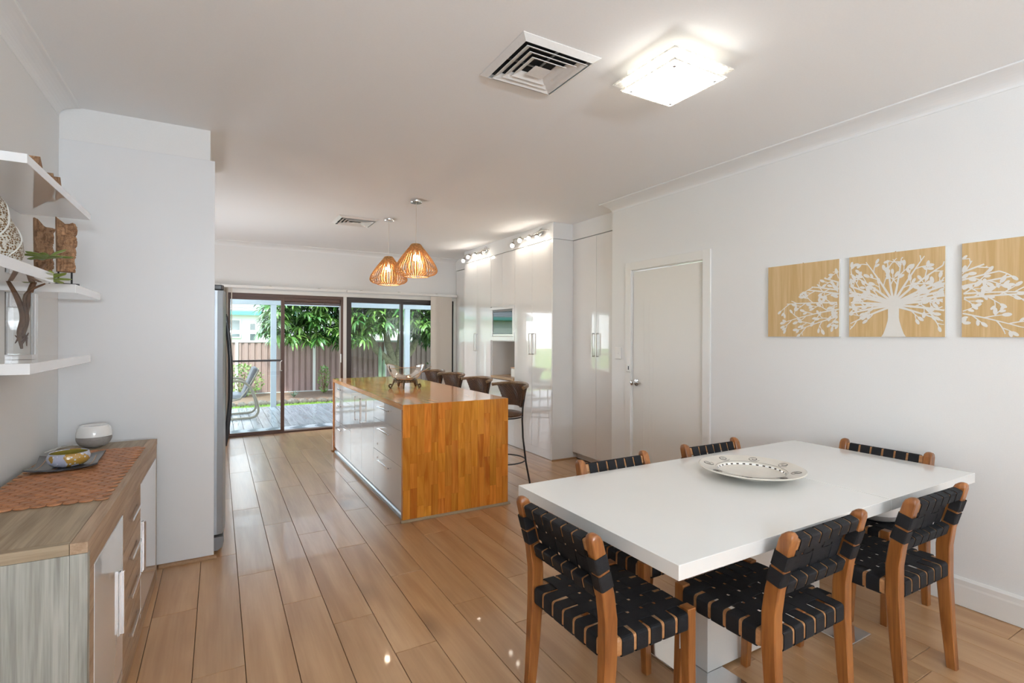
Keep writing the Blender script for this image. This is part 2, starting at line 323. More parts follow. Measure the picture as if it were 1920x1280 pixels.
# ------------------------------------------------------------ room shell
XL,XR,YB,YF,H=-.777,3.405,8.056,-3.2,2.70
floor=struct('floor',B(XL-.1,4.2,YF,YB,-.12,-.012),'seam_dark')
rnd=random.Random(5)
full=1.285; pw=.194; g=.0012
offs={0:3.387,1:2.917,2:2.602,3:2.227,4:2.95,5:2.479,6:2.174,-1:3.75,-2:3.1}
def bevelled_plank(x0,x1,y0,y1,z0=-.012,z1=0,c=.0012):
    m=MB(); R_=[[(x0,y0,z0),(x1,y0,z0),(x1,y1,z0),(x0,y1,z0)],[(x0,y0,z1-c),(x1,y0,z1-c),(x1,y1,z1-c),(x0,y1,z1-c)],[(x0+c,y0+c,z1),(x1-c,y0+c,z1),(x1-c,y1-c,z1),(x0+c,y1-c,z1)]]
    m.rings(R_); return m
fullmesh=None
for k in range(-5,18):
    x0=.105+pw*k; x1=x0+pw; xa=max(x0,XL+.002)
    if xa>3.62: break
    xb=min(x1,3.64)
    j=offs.get(k, 2.0+rnd.random()*full)
    y=j-full*math.ceil((j-YF)/full)
    while y<YB:
        ya=max(y,YF+.01); yb=min(y+full,YB-.002)
        if yb-ya>.05:
            if abs(yb-ya-full)<1e-4 and abs(xb-xa-pw)<1e-4:
                if fullmesh is None: fullmesh=bevelled_plank(-pw/2+g,pw/2-g,-full/2+g,full/2-g).mesh('plank'); fullmesh.materials.append(MT['floor_oak'])
                o=bpy.data.objects.new('plank',fullmesh); C.objects.link(o); o.parent=floor; o.location=((xa+xb)/2,(ya+yb)/2,0)
            else:
                o=obj('plank',bevelled_plank(xa+g-(xa+xb)/2,xb-g-(xa+xb)/2,ya+g-(ya+yb)/2,yb-g-(ya+yb)/2),'floor_oak',floor,world=False); o.location=((xa+xb)/2,(ya+yb)/2,0)
        y+=full
struct('ceiling',B(XL-.1,4.2,YF,YB+.2,H,H+.1),'ceiling_paint')
wl=MB(); wl.box(XL-.12,XL,YF,-2.32,-.1,H); wl.box(XL-.12,XL,-1.08,5.3,-.1,H); wl.box(XL-.12,XL,7.3,YB+.2,-.1,H)
wl.box(XL-.12,XL,-2.32,-1.08,-.1,1.04); wl.box(XL-.12,XL,-2.32,-1.08,2.06,H); wl.box(XL-.12,XL,5.3,7.3,-.1,1.02); wl.box(XL-.12,XL,5.3,7.3,2.12,H)
struct('wall_left',wl,'wall_paint')
# right wall: dining part with a door hole, then the kitchen recess
DY0,DY1,DZ=2.822,3.648,2.035
wr=MB(); wr.box(XR,XR+.12,YF,DY0,-.1,H); wr.box(XR,XR+.12,DY1,3.93,-.1,H); wr.box(XR,XR+.12,DY0,DY1,DZ,H); wr.box(XR+.12,4.2,3.85,3.93,-.1,H)
struct('wall_right',wr,'wall_paint')
struct('wall_kitchen',B(4.1,4.22,3.85,YB+.2,-.1,H),'wall_paint')
wb=MB(); wb.box(XL-.12,.06,YB,YB+.16,-.1,H); wb.box(.06,3.56,YB,YB+.16,2.045,H); wb.box(3.53,4.22,YB,YB+.16,-.1,H)
struct('wall_back',wb,'wall_paint')
# rear wall behind the camera with a high unseen opening, added to let light in
wf=MB(); wf.box(XL-.12,-.3,YF-.12,YF,-.1,H); wf.box(1.3,XR+.12,YF-.12,YF,-.1,H); wf.box(-.3,1.3,YF-.12,YF,2.1,H); wf.box(-.3,1.3,YF-.12,YF,-.1,1.5)
struct('wall_front',wf,'wall_paint')
# cornices (cove profile) : (distance from wall, drop from ceiling)
cove=[(0,.0),(0,.048),(.012,.05)]+[(.012+.068*(1-cos(a)) if False else .012+.085-.085*cos(a*PI/2/6),.05-.0) for a in ()]
def cove_profile(s=.095):
    p=[(0,0),(0,s*1.05)]
    for i in range(9):
        a=i/8*PI/2; p.append((.006+s*(1-cos(a)),s*1.02-(s*.94)*sin(a)))
    p+= [(s*1.62*.65+.045,.006),(s*1.62*.65+.045,0)]
    return p
cp=[(d,H-z) for d,z in [(0,0),(0,.058),(.004,.058)]+[(.004+.145*(1-cos(i/8*PI/2)),.054-.046*sin(i/8*PI/2)) for i in range(9)]+[(.155,.006),(.155,0)]]
m=MB(); m.prism([(XR-d*1.12,z) for d,z in cp],YF,3.93,axis=1); struct('trim_1',m,'cornice_paint')
m=MB(); m.prism([(XL+d*.62,z) for d,z in [(a,H-(H-b)*1.15) for a,b in cp]],YF,3.745,axis=1); struct('trim_2',m,'cornice_paint')
m=MB(); m.prism([(YB-d*.8,z) for d,z in cp],XL,3.56,axis=0); struct('trim_3',m,'cornice_paint')
# skirting right
sk=[(0,0.003),(0.018,.003),(.018,.105),(.016,.115),(.016,.138),(.006,.15),(0,.15)]
def skirt(n,y0,y1):
    m=MB(); m.prism([(XR-a,b) for a,b in sk],y0,y1,axis=1); struct(n,m,'trim_paint')
skirt('baseboard_right_1',YF,DY0-.085); skirt('baseboard_right_2',DY1+.085,3.93)
m=MB(); m.prism([(XL+a,b) for a,b in sk],YF,3.74,axis=1); struct('baseboard_left',m,'trim_paint')
# door in the right wall
dr=struct('door_1',B(XR+.012,XR+.047,DY0+.004,DY1-.004,.008,DZ-.012),'door_paint',bevel=.002)
arch=MB()
for a,b in ((DY0-.075,DY0-.002),(DY1+.002,DY1+.077)): arch.box(XR-.016,XR+.0005,a,b,0.002,DZ+.075)
arch.box(XR-.016,XR+.0005,DY0-.002,DY1+.002,DZ+.002,DZ+.075)
arch.box(XR,XR+.1,DY0-.0015,DY0+.002,0,DZ); arch.box(XR,XR+.1,DY1-.002,DY1+.0015,0,DZ); arch.box(XR,XR+.1,DY0,DY1,DZ-.006,DZ)
struct('door_frame',arch,'trim_paint',dr,bevel=.002)
for yy in (3.505,3.43,3.39): struct('groove_strip',B(XR+.0108,XR+.0125,yy-.004,yy+.004,.15,1.75),'door_paint',dr)
k=MB(); k.lathe([(0.0001,0),(.030,0),(.031,.006),(.012,.010),(.011,.030),(.022,.040),(.0265,.052),(.022,.064),(.010,.070),(.0001,.071)],24)
k.v=[(-z,x,y) for x,y,z in k.v]; k.v=[(XR+.012+x,3.595+y,.978+z) for x,y,z in k.v]; struct('door_knob',k,'chrome',dr)
lt=B(XR-.028,XR-.015,3.654,3.694,1.075,1.145); struct('door_latch',lt,'white_plastic',dr,bevel=.004)
struct('latch_slot',B(XR-.0295,XR-.0275,3.657,3.668,1.095,1.13),'dark_plastic',dr)
h=MB().tube([(XR+.004,DY0+.004,1.72),(XR+.004,DY0+.004,1.80)],.006,8); struct('hinge',h,'brushed_steel',dr)
# light switch
t=thing('light_switch','white wall switch plate between the white pantry and the door','switch',(XR,3.83,1.25))
obj('switch_plate',B(XR-.009,XR-.0005,3.79,3.875,1.19,1.305),'white_plastic',t,bevel=.003)
obj('rocker',B(XR-.013,XR-.009,3.822,3.842,1.235,1.26),'white_plastic',t,bevel=.002)

# ------------------------------------------------------------ fridge end panel + bulkheads
struct('wall_bulkhead_left',B(XL,-.046,3.757,4.75,2.512,H),'wall_paint')
t=thing('end_panel','tall plain white cabinet end panel hiding the fridge','cabinet panel',(-.4,3.76,0))
obj('panel',B(XL+.0004,-.02,3.745,3.775,.022,2.508),'panel_white',t,bevel=.001)
q=MB(); q.prism([(3.745,.0),(3.727,.0),(3.727,.008),(3.732,.017),(3.745,.021)],XL+.47,-.005,axis=0); obj('quad_trim',q,'quad_brown',t)
# fridge
t=thing('fridge','tall grey steel fridge with a long bowed dark handle, behind the white end panel','fridge',(-.35,4.25,0))
obj('body',B(-.72,-.045,3.80,4.70,.05,1.70),'grey_plastic',t,bevel=.006)
for a,b in ((3.80,4.235),(4.245,4.70)):
    m=MB(); m.prism([(-.04,a),(-.005,a-.0),(.028,a+.012),(.040,a+.10),(.046,(a+b)/2),(.040,b-.10),(.028,b-.012),(-.04,b)],.125,1.70); 
    obj('door',m,'fridge_steel',t,bevel=.003)
    obj('hinge_cover',MB().prism([(-.06,a+.0),(.02,a+.0),(.032,a+.03),(.032,a+.07),(-.06,a+.10)],1.703,1.735),'dark_plastic',t,bevel=.006)
for yy in (4.19,4.29):
    pts=[(.042,yy,.62)]; 
    for i in range(17):
        f=i/16; pts.append((.046+.034*sin(PI*f)**.8,yy,.64+.90*f))
    pts.append((.042,yy,1.56)); obj('handle',MB().tube(pts,.011,10,flat=1.3),'dark_plastic',t)
m=MB(); m.prism([(-.5,.02),(.0,.02),(.028,.04),(.036,.075),(.034,.105),(-.5,.105)],3.81,4.69,axis=1); obj('kick_grille',m,'grey_plastic',t)
for yy in (3.86,4.62): obj('foot',MB().lathe([(.02,.001),(.02,.05)],16,(-.1,yy,0)),'dark_plastic',t)

# ------------------------------------------------------------ tall cabinets on the right
KX=3.274; KY0,KY1=4.80,7.18
def dhandle_v(x,y,z0,z1,out=-.03,r=.005):
    m=MB(); m.box(x+out-r,x+out+r,y-r,y+r,z0,z1); m.box(x+out,x,y-r,y+r,z0,z0+2*r); m.box(x+out,x,y-r,y+r,z1-2*r,z1); return m
def dhandle_h(x,y0,y1,z,out=-.03,r=.005):
    m=MB(); m.box(x+out-r,x+out+r,y0,y1,z-r,z+r); m.box(x+out,x,y0,y0+2*r,z-r,z+r); m.box(x+out,x,y1-2*r,y1,z-r,z+r); return m
def tall_unit(y0,y1,label,n=2,end=False):
    t=thing('tall_cabinet',label,'cabinet',((KX+4.09)/2,(y0+y1)/2,0))
    obj('carcass',B(KX+.021,4.09,y0+.001,y1-.001,.10,2.512),'cabinet_white',t)
    obj('kickboard',B(KX+.01,KX+.03,y0+.001,y1-.001,.004,.10),'gloss_white',t)
    w=(y1-y0)/n
    for i in range(n):
        d=obj('door',B(KX,KX+.019,y0+i*w+.0015,y0+(i+1)*w-.0015,.103,2.508),'gloss_white',t,bevel=.0015)
        hy=y0+w+(.032 if i else -.032)
        obj('handle',dhandle_v(KX,hy,1.19,1.445),'brushed_steel',d)
    return t
# end gable as its own panel
ea=thing('gable_panel','white end gable of the tall kitchen cabinets nearest the dining table','cabinet panel',(3.6,4.8,0))
obj('panel',B(KX-.003,3.56,KY0-.022,KY0-.001,.012,2.512),'cabinet_white',ea)
obj('panel_rear',B(3.562,4.09,KY0-.022,KY0-.001,.012,2.512),'cabinet_white',ea)
q=MB(); q.prism([(KY0-.022,0),(KY0-.036,0),(KY0-.036,.006),(KY0-.03,.014),(KY0-.022,.016)],KX-.01,3.60,axis=0); obj('quad_trim',q,'quad_brown',ea)
tall_unit(KY0,5.64,'two-door tall gloss white pantry between the corner gable and the oven niche')
tall_unit(6.30,7.18,'two-door tall gloss white cabinet beyond the oven niche, nearest the garden')
# appliance tower
t=thing('appliance_tower','white cabinet tower holding built-in oven, open niche and low doors','cabinet',((KX+4.09)/2,5.97,0))
cc=MB(); a,b=5.641,6.299
cc.box(KX+.02,4.09,a,a+.018,.10,2.512); cc.box(KX+.02,4.09,b-.018,b,.10,2.512); cc.box(KX+.02,4.09,a+.018,b-.018,2.494,2.512); cc.box(KX+.02,4.09,a+.018,b-.018,1.34,1.36); cc.box(KX+.02,4.09,a+.018,b-.018,1.80,1.82); cc.box(KX+.02,4.09,a+.018,b-.018,.10,.12); cc.box(4.07,4.09,a+.018,b-.018,.12,2.494)
obj('carcass',cc,'cabinet_white',t)
obj('kickboard',B(KX+.01,KX+.03,a,b,.004,.10),'gloss_white',t)
for i in range(2):
    y0=a+i*.329
    obj('door',B(KX,KX+.019,y0+.0015,y0+.3275,1.812,2.508),'gloss_white',t,bevel=.0015)
    d=obj('door',B(KX,KX+.019,y0+.0015,y0+.3275,.103,.828),'gloss_white',t,bevel=.0015)
    obj('handle',dhandle_v(KX,a+.329+(.03 if i else -.03),.70,.80),'brushed_steel',d)
fr=MB(); fr.box(KX-.004,KX+.016,a+.002,b-.002,1.352,1.405); fr.box(KX-.004,KX+.016,a+.002,b-.002,1.765,1.80); fr.box(KX-.004,KX+.016,a+.002,a+.055,1.405,1.765); fr.box(KX-.004,KX+.016,b-.055,b-.002,1.405,1.765)
obj('oven_surround',fr,'gloss_white',t,bevel=.002)
obj('worktop',B(KX-.005,4.06,a+.019,b-.019,.835,.872),'bench_timber',t,bevel=.003)
t=thing('built_in_oven','black glass built-in microwave oven framed in white in the cabinet tower','oven',(3.4,5.97,1.405))
obj('body',B(KX+.02,3.7,a+.057,b-.057,1.407,1.763),'dark_plastic',t)
obj('door_glass',B(KX+.004,KX+.019,a+.057,b-.057,1.44,1.735),'black_glass',t,bevel=.002)
obj('control_panel',B(KX+.004,KX+.019,a+.057,b-.057,1.737,1.763),'grey_plastic',t,bevel=.002)
obj('lower_trim',B(KX+.004,KX+.019,a+.057,b-.057,1.407,1.438),'brushed_steel',t,bevel=.002)
t=thing('bread_box','white bread box with a timber lid standing in the open niche','box',(3.45,5.80,.872))
obj('box_body',B(3.36,3.56,5.67,5.88,.873,.985),'white_plastic',t,bevel=.008); obj('lid',B(3.355,3.565,5.665,5.885,.986,1.0),'bench_timber',t,bevel=.003)
# far recessed cabinet side
t=thing('tall_cabinet','narrow recessed gloss white cabinet in the far corner beside the blinds','cabinet',(3.8,7.6,0))
obj('carcass',B(3.54,4.09,7.185,8.05,.10,2.512),'cabinet_white',t); obj('door',B(3.52,3.539,7.185,8.045,.103,2.508),'gloss_white',t,bevel=.0015); obj('kickboard',B(3.56,3.575,7.185,8.05,.004,.10),'gloss_white',t)
# near recessed pantry beside the wall
t=thing('tall_cabinet','recessed two-door tall gloss white pantry next to the light switch','cabinet',(3.8,4.38,0))
PX=3.551
obj('carcass',B(PX+.021,4.09,3.935,4.776,.10,2.512),'cabinet_white',t); obj('kickboard',B(3.615,3.63,3.935,4.776,.004,.10),'cabinet_white',t)
for i in range(2):
    y0=3.935+i*.4205; d=obj('door',B(PX,PX+.019,y0+.0015,y0+.419,.078,2.508),'gloss_white',t,bevel=.0015)
    obj('handle',dhandle_v(PX,3.935+.4205+(.035 if i else -.035),1.19,1.445),'brushed_steel',d)
s=MB(); s.box(KX,4.1,KY0-.022,7.18,2.516,H); s.box(3.545,4.1,3.93,KY0-.022,2.516,H); s.box(3.515,4.1,7.18,YB,2.516,H); struct('wall_bulkhead_right',s,'wall_paint')

# spot light bars
def spotbar(ys,zs,cyy,label):
    t=thing('spotlight_bar',label,'lamp',(KX,cyy,2.62),group=None)
    k=MB().lathe([(.0001,0),(.045,0),(.045,.012),(.035,.02),(.0001,.022)],24); k.v=[(-z+KX-.001,x+cyy,y+2.625) for x,y,z in k.v]; obj('canopy',k,'chrome',t)
    n=24; y0=ys[-1]-.17; y1=ys[0]+.055
    pts=[(KX-.055,y0+(y1-y0)*i/n,2.605+.018*sin(2*PI*i/n*1.3)) for i in range(n+1)]; obj('bar',MB().tube(pts,.007,8),'brushed_steel',t)
    obj('stem',MB().tube([(KX-.02,cyy,2.625),(KX-.055,cyy,2.61)],.007,8),'brushed_steel',t)
    for y,z in zip(ys,zs):
        d=Vector((-.35,-.35,-.5)).normalized(); p=Vector((KX-.075,y+.03,z+.035))
        fb=(y+.03-y0)/(y1-y0); zb=2.605+.018*sin(2*PI*fb*1.3)
        obj('spot_stem',MB().tube([(KX-.055,y+.03,zb),tuple(p-d*.012)],.005,6),'brushed_steel',t)
        h_=obj('spot_head',MB().tube([p-d*.02,p,p+d*.03,p+d*.045],[.012,.022,.028,.029],14),'brushed_steel',t)
        obj('bulb',MB().sphere(p+d*.052,.022,12,8),'spot_lamp',h_)
spotbar([5.53,5.35,5.14,4.96],[2.535,2.57,2.56,2.54],5.02,'chrome bar of four lit spotlights above the pantry nearest the dining table')
spotbar([7.0,6.83,6.62,6.43],[2.53,2.565,2.56,2.53],6.44,'chrome bar of four lit spotlights above the cabinets nearest the garden')

# ------------------------------------------------------------ kitchen island
IX0,IX1,IY0,IY1,IZ=1.21,2.12,3.755,6.485,.888
isl=thing('kitchen_island','long kitchen island with waterfall pine benchtop and gloss white drawers','island',((IX0+IX1)/2,(IY0+IY1)/2,0))
rs=random.Random(11)
def staves_panel(kind):
    pass
n=16; w=(IX1-IX0)/n; meshes={}
def stave(x0,x1,y0,y1,z0,z1,mat,parent,cast):
    cxx,cyy,czz=(x0+x1)/2,(y0+y1)/2,(z0+z1)/2; c=.0004
    m=B(x0-cxx+c,x1-cxx-c,y0-cyy+(0 if cast=='v' else c),y1-cyy-(0 if cast=='v' else c),z0-czz+(c if cast=='v' else 0),z1-czz-(c if cast=='v' else 0))
    o=obj('stave',m,mat,parent,world=False); o.location=Vector((cxx,cyy,czz))-wloc(parent)
    return o
endp=obj('end_core',B(IX0+.001,IX1-.001,IY0+.004,IY0+.038,.002,IZ-.041),'pine_v',isl)
for i in range(n):
    z=.002+(-.25*rs.random())
    z=.002; first=True
    while z<IZ-.002:
        l=rs.uniform(.14,.42) if not first else rs.uniform(.08,.36); first=False
        z2=min(z+l,IZ-.0005)
        if IZ-z2<.06: z2=IZ-.0005
        stave(IX0+i*w,IX0+(i+1)*w,IY0,IY0+.0045,z,z2,'pine_v',endp,'v'); z=z2
topc=obj('top_core',B(IX0+.001,IX1-.001,IY0+.0045,IY1-.001,IZ-.040,IZ-.004),'pine_h',isl)
for i in range(n):
    y=IY0+.0046; first=True
    while y<IY1-.002:
        l=rs.uniform(.25,.6); l=l*rs.random()+.08 if first else l; first=False; y2=min(y+l,IY1)
        if IY1-y2<.07: y2=IY1
        stave(IX0+i*w,IX0+(i+1)*w,y,y2,IZ-.004,IZ,'pine_h',topc,'h'); y=y2
obj('far_end',B(IX0,IX1,IY1-.038,IY1,.002,IZ-.041),'pine_v',isl)
obj('carcass',B(IX0+.035,IX1-.30,IY0+.039,IY1-.039,.10,IZ-.042),'cabinet_white',isl)
obj('rear_panel',B(IX1-.299,IX1-.28,IY0+.039,IY1-.039,.002,IZ-.042),'gloss_white',isl)
obj('kickboard',B(IX0+.05,IX0+.065,IY0+.039,IY1-.039,.003,.10),'cabinet_white',isl)
q=MB(); q.prism([(IX0+.05,.002),(IX0+.012,.002),(IX0+.012,.010),(IX0+.02,.022),(IX0+.03,.03),(IX0+.034,.045),(IX0+.05,.05)],IY0+.04,IY1-.04,axis=1); obj('kick_trim',q,'kick_silver',isl)
for yy,s_,nm in ((IY0,-1,0),(IY1,1,1)):
    q=MB(); q.prism([(yy,.001),(yy+s_*.017,.001),(yy+s_*.017,.006),(yy+s_*.011,.015),(yy,.018)],IX0-.016,IX1+.016,axis=0); obj('quad_trim',q,'quad_beige',isl)
FX=IX0+.014
def drawer(y0,y1,z0,z1,hy0,hy1,hz,lock=None,nm='drawer'):
    d=obj(nm,B(FX,FX+.018,y0+.0015,y1-.0015,z0+.0015,z1-.0015),'gloss_white',isl,bevel=.001)
    obj('handle',dhandle_h(FX,hy0,hy1,hz),'chrome',d)
    if lock:
        k=MB().lathe([(.0001,0),(.009,0),(.009,.006),(.0001,.007)],16); k.v=[(FX-z,x+lock[0],y+lock[1]) for x,y,z in k.v]; obj('lock',k,'chrome',d)
z3=[.062,.398,.673,.842]
for (a,b,h0,h1,lk) in ((3.80,4.647,4.09,4.41,(4.50,.46)),(5.563,6.44,5.95,6.10,(6.27,.56))):
    for j in range(3):
        hz=[.335,.608,.798][j]
        drawer(a,b,z3[j],z3[j+1],h0,h1,hz,lk if j==1 else ((lk[0],.34) if j==0 and a<4 else None))
for a,b,hy in ((4.647,5.087,5.045),(5.087,5.563,5.255)):
    d=obj('door',B(FX,FX+.018,a+.0015,b-.0015,z3[0],z3[3]-.0015),'gloss_white',isl,bevel=.001)
    obj('handle',dhandle_v(FX,hy,.56,.80),'chrome',d)

# ------------------------------------------------------------ dining table
TX0,TX1,TY0,TY1=1.155,3.205,1.04,1.952
t=thing('dining_table','white extending dining table with thick top and slab pedestal','table',(2.18,1.495,0))
SP=2.385
for a,b,nn in ((TX0,SP-.002,'tabletop'),(SP+.002,TX1,'tabletop')):
    obj(nn,B(a,b,TY0+.0005,TY1-.0005,.704,.75),'table_white',t,bevel=.0015)
obj('seam_strip',B(SP-.0018,SP+.0018,TY0+.002,TY1-.002,.706,.7485),'chrome',t)
obj('pedestal',B(1.77,2.59,1.44,1.55,.012,.703),'table_white',t,bevel=.002)
for a,b in ((1.665,1.863),(2.492,2.68)): obj('foot_plate',B(a,b,1.25,1.74,.001,.0115),'chrome',t,bevel=.002)
# decorated platter
t=thing('platter','large cream round platter with black spirals on the white dining table','platter',(2.20,1.545,.7505))
r0=.232
obj('dish',MB().lathe([(.0001,.004),(.085,.003),(.085,.0005),(.10,.0005),(.103,.006),(.15,.020),(r0,.040),(r0+.003,.043),(r0-.002,.046),(.152,.030),(.145,.016),(.135,.012),(.0001,.011)],72),'ceramic_cream',t,world=False,bevel=0)
def face(r):  # height of upper surface
    P_=[(.135,.012),(.145,.016),(.152,.030),(r0-.002,.046)]
    if r<=.135: return .012
    for (a,b),(c_,d) in zip(P_,P_[1:]):
        if r<=c_: return b+(d-b)*(r-a)/(c_-a)
    return .046
m=MB(); N_=96
for (ra,rb) in ((.131,.1365),(.136,.1395),(.1395,.1435),(.1435,.148),(.148,.157)):
    for i in range(N_):
        a,b=2*PI*i/N_,2*PI*(i+1)/N_
        m.quad(*[(r*cos(x),r*sin(x),face(r)+.0009) for r,x in ((ra,a),(rb,a),(rb,b),(ra,b))])
obj('rim_band',m,'ceramic_black',t,world=False)
m=MB()
for i in range(30):
    a0=2*PI*(i+.2)/30; a1=2*PI*(i+.8)/30
    for (ra,rb) in ((.1395,.1435),(.1435,.1485)):
        for kx in range(2):
            x0=a0+(a1-a0)*kx/2; x1=a0+(a1-a0)*(kx+1)/2
            m.quad(*[(r*cos(x),r*sin(x),face(r)+.002) for r,x in ((ra,x0),(rb,x0),(rb,x1),(ra,x1))])
obj('band_tile',m,'ceramic_white',t,world=False,kind='stuff')
for i in range(8):
    a=2*PI*i/8+.55; pts=[]
    for j in range(40):
        f=j/39; q_=1.7*2*PI*f+a; rr=.003+.025*f
        px,py=.192*cos(a)+rr*cos(q_),.192*sin(a)+rr*sin(q_); pts.append((px,py,face(math.hypot(px,py))+.0008))
    obj('spiral',MB().tube(pts,[.0006+.0013*sin(PI*j/39) for j in range(40)],6,flat=.4),'ceramic_black',t,world=False)

# ------------------------------------------------------------ woven chairs
def loop_strip(path,half,axis,thick=.0028):
    """ribbon: path of (a,b,na,nb) in the plane across 'axis' direction; half width along axis"""
    m=MB(); n=len(path); outer=[]; 
    for i in range(n):
        p=Vector(path[i]); t_=(Vector(path[min(i+1,n-1)])-Vector(path[max(i-1,0)])).normalized()
        nn=axis.cross(t_).normalized()
        outer.append([p-axis*half+nn*0,p+axis*half,p+axis*half+nn*thick,p-axis*half+nn*thick])
    m.rings(outer); return m
def rounded(pts,r=.012,k=4):
    """round the inner corners of a polyline of Vectors"""
    out=[pts[0]]
    for i in range(1,len(pts)-1):
        a,b,c_=pts[i-1],pts[i],pts[i+1]; u=(a-b); v=(c_-b); rr=min(r,u.length*.49,v.length*.49); u.normalize(); v.normalize()
        if (u+v).length<.15: out.append(b); continue
        for j in range(k+1):
            f=j/k; p0=b+u*rr; p1=b+v*rr; out.append(p0*(1-f)**2+b*2*f*(1-f)+p1*f*f)
    out.append(pts[-1]); return out
def make_chair():
    t=thing('dining_chair','x','chair')
    # rear legs / posts: centre line in (y,z)
    cl=[(-.232,0,.030,.036),(-.215,.20,.036,.044),(-.203,.40,.042,.050),(-.203,.52,.042,.050),(-.214,.60,.041,.049),(-.236,.69,.040,.047),(-.258,.775,.039,.044),(-.262,.790,.036,.038),(-.265,.798,.028,.024),(-.2655,.801,.014,.010)]
    for s in (-1,1):
        m=MB(); RR=[]
        for y,z,wx,wy in cl:
            x=s*.212; c_=.0035 if z<.78 else .005
            hx,hy=wx/2,wy/2
            RR.append([(x-hx+c_,y-hy,z),(x+hx-c_,y-hy,z),(x+hx,y-hy+c_,z),(x+hx,y+hy-c_,z),(x+hx-c_,y+hy,z),(x-hx+c_,y+hy,z),(x-hx,y+hy-c_,z),(x-hx,y-hy+c_,z)])
        m.rings(RR); m.sm=True; obj('rear_leg',m,'teak',t,world=False)
        m=MB(); RR=[]
        for y,z,wx in ((.182,0,.030),(.170,.25,.036),(.165,.462,.040)):
            x=s*(.207); h_=wx/2; RR.append([(x-h_,y-h_,z),(x+h_,y-h_,z),(x+h_,y+h_,z),(x-h_,y+h_,z)])
        m.rings(RR); obj('front_leg',m,'teak',t,world=False,bevel=.003)
    # seat rails
    ZT=.452; rh=.058
    obj('seat_rail',B(-.186,.186,.145,.187,ZT-rh,ZT),'teak_rail',t,world=False,bevel=.010)
    obj('seat_rail',B(-.190,.190,-.222,-.180,ZT-rh,ZT),'teak_rail',t,world=False,bevel=.010)
    for s in (-1,1): obj('seat_rail',B(min(s*.188,s*.228),max(s*.188,s*.228),-.177,.143,ZT-rh,ZT),'teak_rail',t,world=False,bevel=.010)
    # straps of the seat
    XS=[-.157+.0628*i for i in range(6)]; YS=[-.134+.0625*i for i in range(5)]; amp=.0022; hw=.0242
    X=Vector((1,0,0)); Y=Vector((0,1,0))
    for i,x in enumerate(XS):
        pts=[Vector((x,-.178,ZT-rh-.001)),Vector((x,-.2235,ZT-rh-.001)),Vector((x,-.2235,ZT+.001))]
        for j,y in enumerate(YS): pts.append(Vector((x,y,ZT+.003+(amp if (i+j)%2 else -amp))))
        pts+=[Vector((x,.1885,ZT+.001)),Vector((x,.1885,ZT-rh-.001)),Vector((x,.146,ZT-rh-.001))]
        m=loop_strip(rounded(pts),hw,X); obj('seat_strap',m,'webbing',t,world=False)
    for j,y in enumerate(YS):
        pts=[Vector((-.190,y,ZT-rh-.001)),Vector((-.2295,y,ZT-rh-.001)),Vector((-.2295,y,ZT+.001))]
        for i,x in enumerate(XS): pts.append(Vector((x,y,ZT+.003-(amp if (i+j)%2 else -amp))))
        pts+=[Vector((.2295,y,ZT+.001)),Vector((.2295,y,ZT-rh-.001)),Vector((.190,y,ZT-rh-.001))]
        m=loop_strip(rounded(pts),hw,-Y); obj('seat_strap',m,'webbing',t,world=False)
    # back frame plane: b(v) = base + v*dir ; n = forward normal
    base=Vector((0,-.207,.585)); d=Vector((0,-.052,.185)).normalized(); nf=Vector((0,d.z,-d.y))
    def Q(x,v,f): return Vector((x,0,0))+base+d*v+nf*f
    for v0,v1 in ((-.004,.034),(.158,.198)):
        m=MB(); RR=[[Q(x,v0,-.015),Q(x,v0,.015),Q(x,v1,.015),Q(x,v1,-.015)] for x in (-.192,.192)]; m.rings(RR); obj('back_rail',m,'teak_rail',t,world=False,bevel=.006)
    XB=[-.150+.060*i for i in range(6)]; VB=[.066,.126]
    for i,x in enumerate(XB):
        pts=[Q(x,.160,-.0165),Q(x,.1995,-.0165),Q(x,.1995,.0165)]
        pts+=[Q(x,VB[1],.018+(amp if i%2 else -amp)),Q(x,VB[0],.018-(amp if i%2 else -amp))]
        pts+=[Q(x,-.0055,.0165),Q(x,-.0055,-.0165),Q(x,.0358,-.0165),Q(x,.0358,.012)]
        m=loop_strip(rounded(pts,.006,3),.0245,X); obj('back_strap',m,'webbing',t,world=False)
    for j,v in enumerate(VB):
        px=.2322; hw2=.0255
        pts=[Q(-.1905,v,.012),Q(-.1905,v,-.0238),Q(-px,v,-.0238),Q(-px,v,.0235)]
        for i,x in enumerate(XB):
            s_=(amp if i%2 else -amp); s_=s_ if j==0 else -s_
            pts.append(Q(x,v,.018+s_+.0))
        pts+=[Q(px,v,.0235),Q(px,v,-.0238),Q(.1905,v,-.0238),Q(.1905,v,.012)]
        m=loop_strip(rounded(pts,.006,3),hw2,d); obj('back_strap',m,'webbing',t,world=False)
    return t
ch=make_chair()
CH=[((1.272,1.462),-PI/2,'woven black strap chair at the left end of the dining table, back to the kitchen'),
    ((1.766,1.762),PI,'woven strap chair on the far side of the table, nearer the island, half hidden'),
    ((2.505,1.765),PI,'woven strap chair on the far side of the table in front of the white door'),
    ((3.022,1.470),PI/2,'woven strap chair at the right end of the table, back against the wall'),
    ((1.765,1.222),0,'woven strap chair in the middle foreground pushed under the near edge of the table'),
    ((2.515,1.192),0,'woven strap chair on the near side of the table, closest to the right-hand wall')]
for i,((x,y),rz,lab) in enumerate(CH):
    o=ch if i==0 else copy_tree(ch)
    o.location=(x,y,0); o.rotation_euler=(0,0,rz+[.0,.01,-.01,-.01,.012,-.012][i]); o['label']=lab; o['group']='woven strap chairs around the white table'
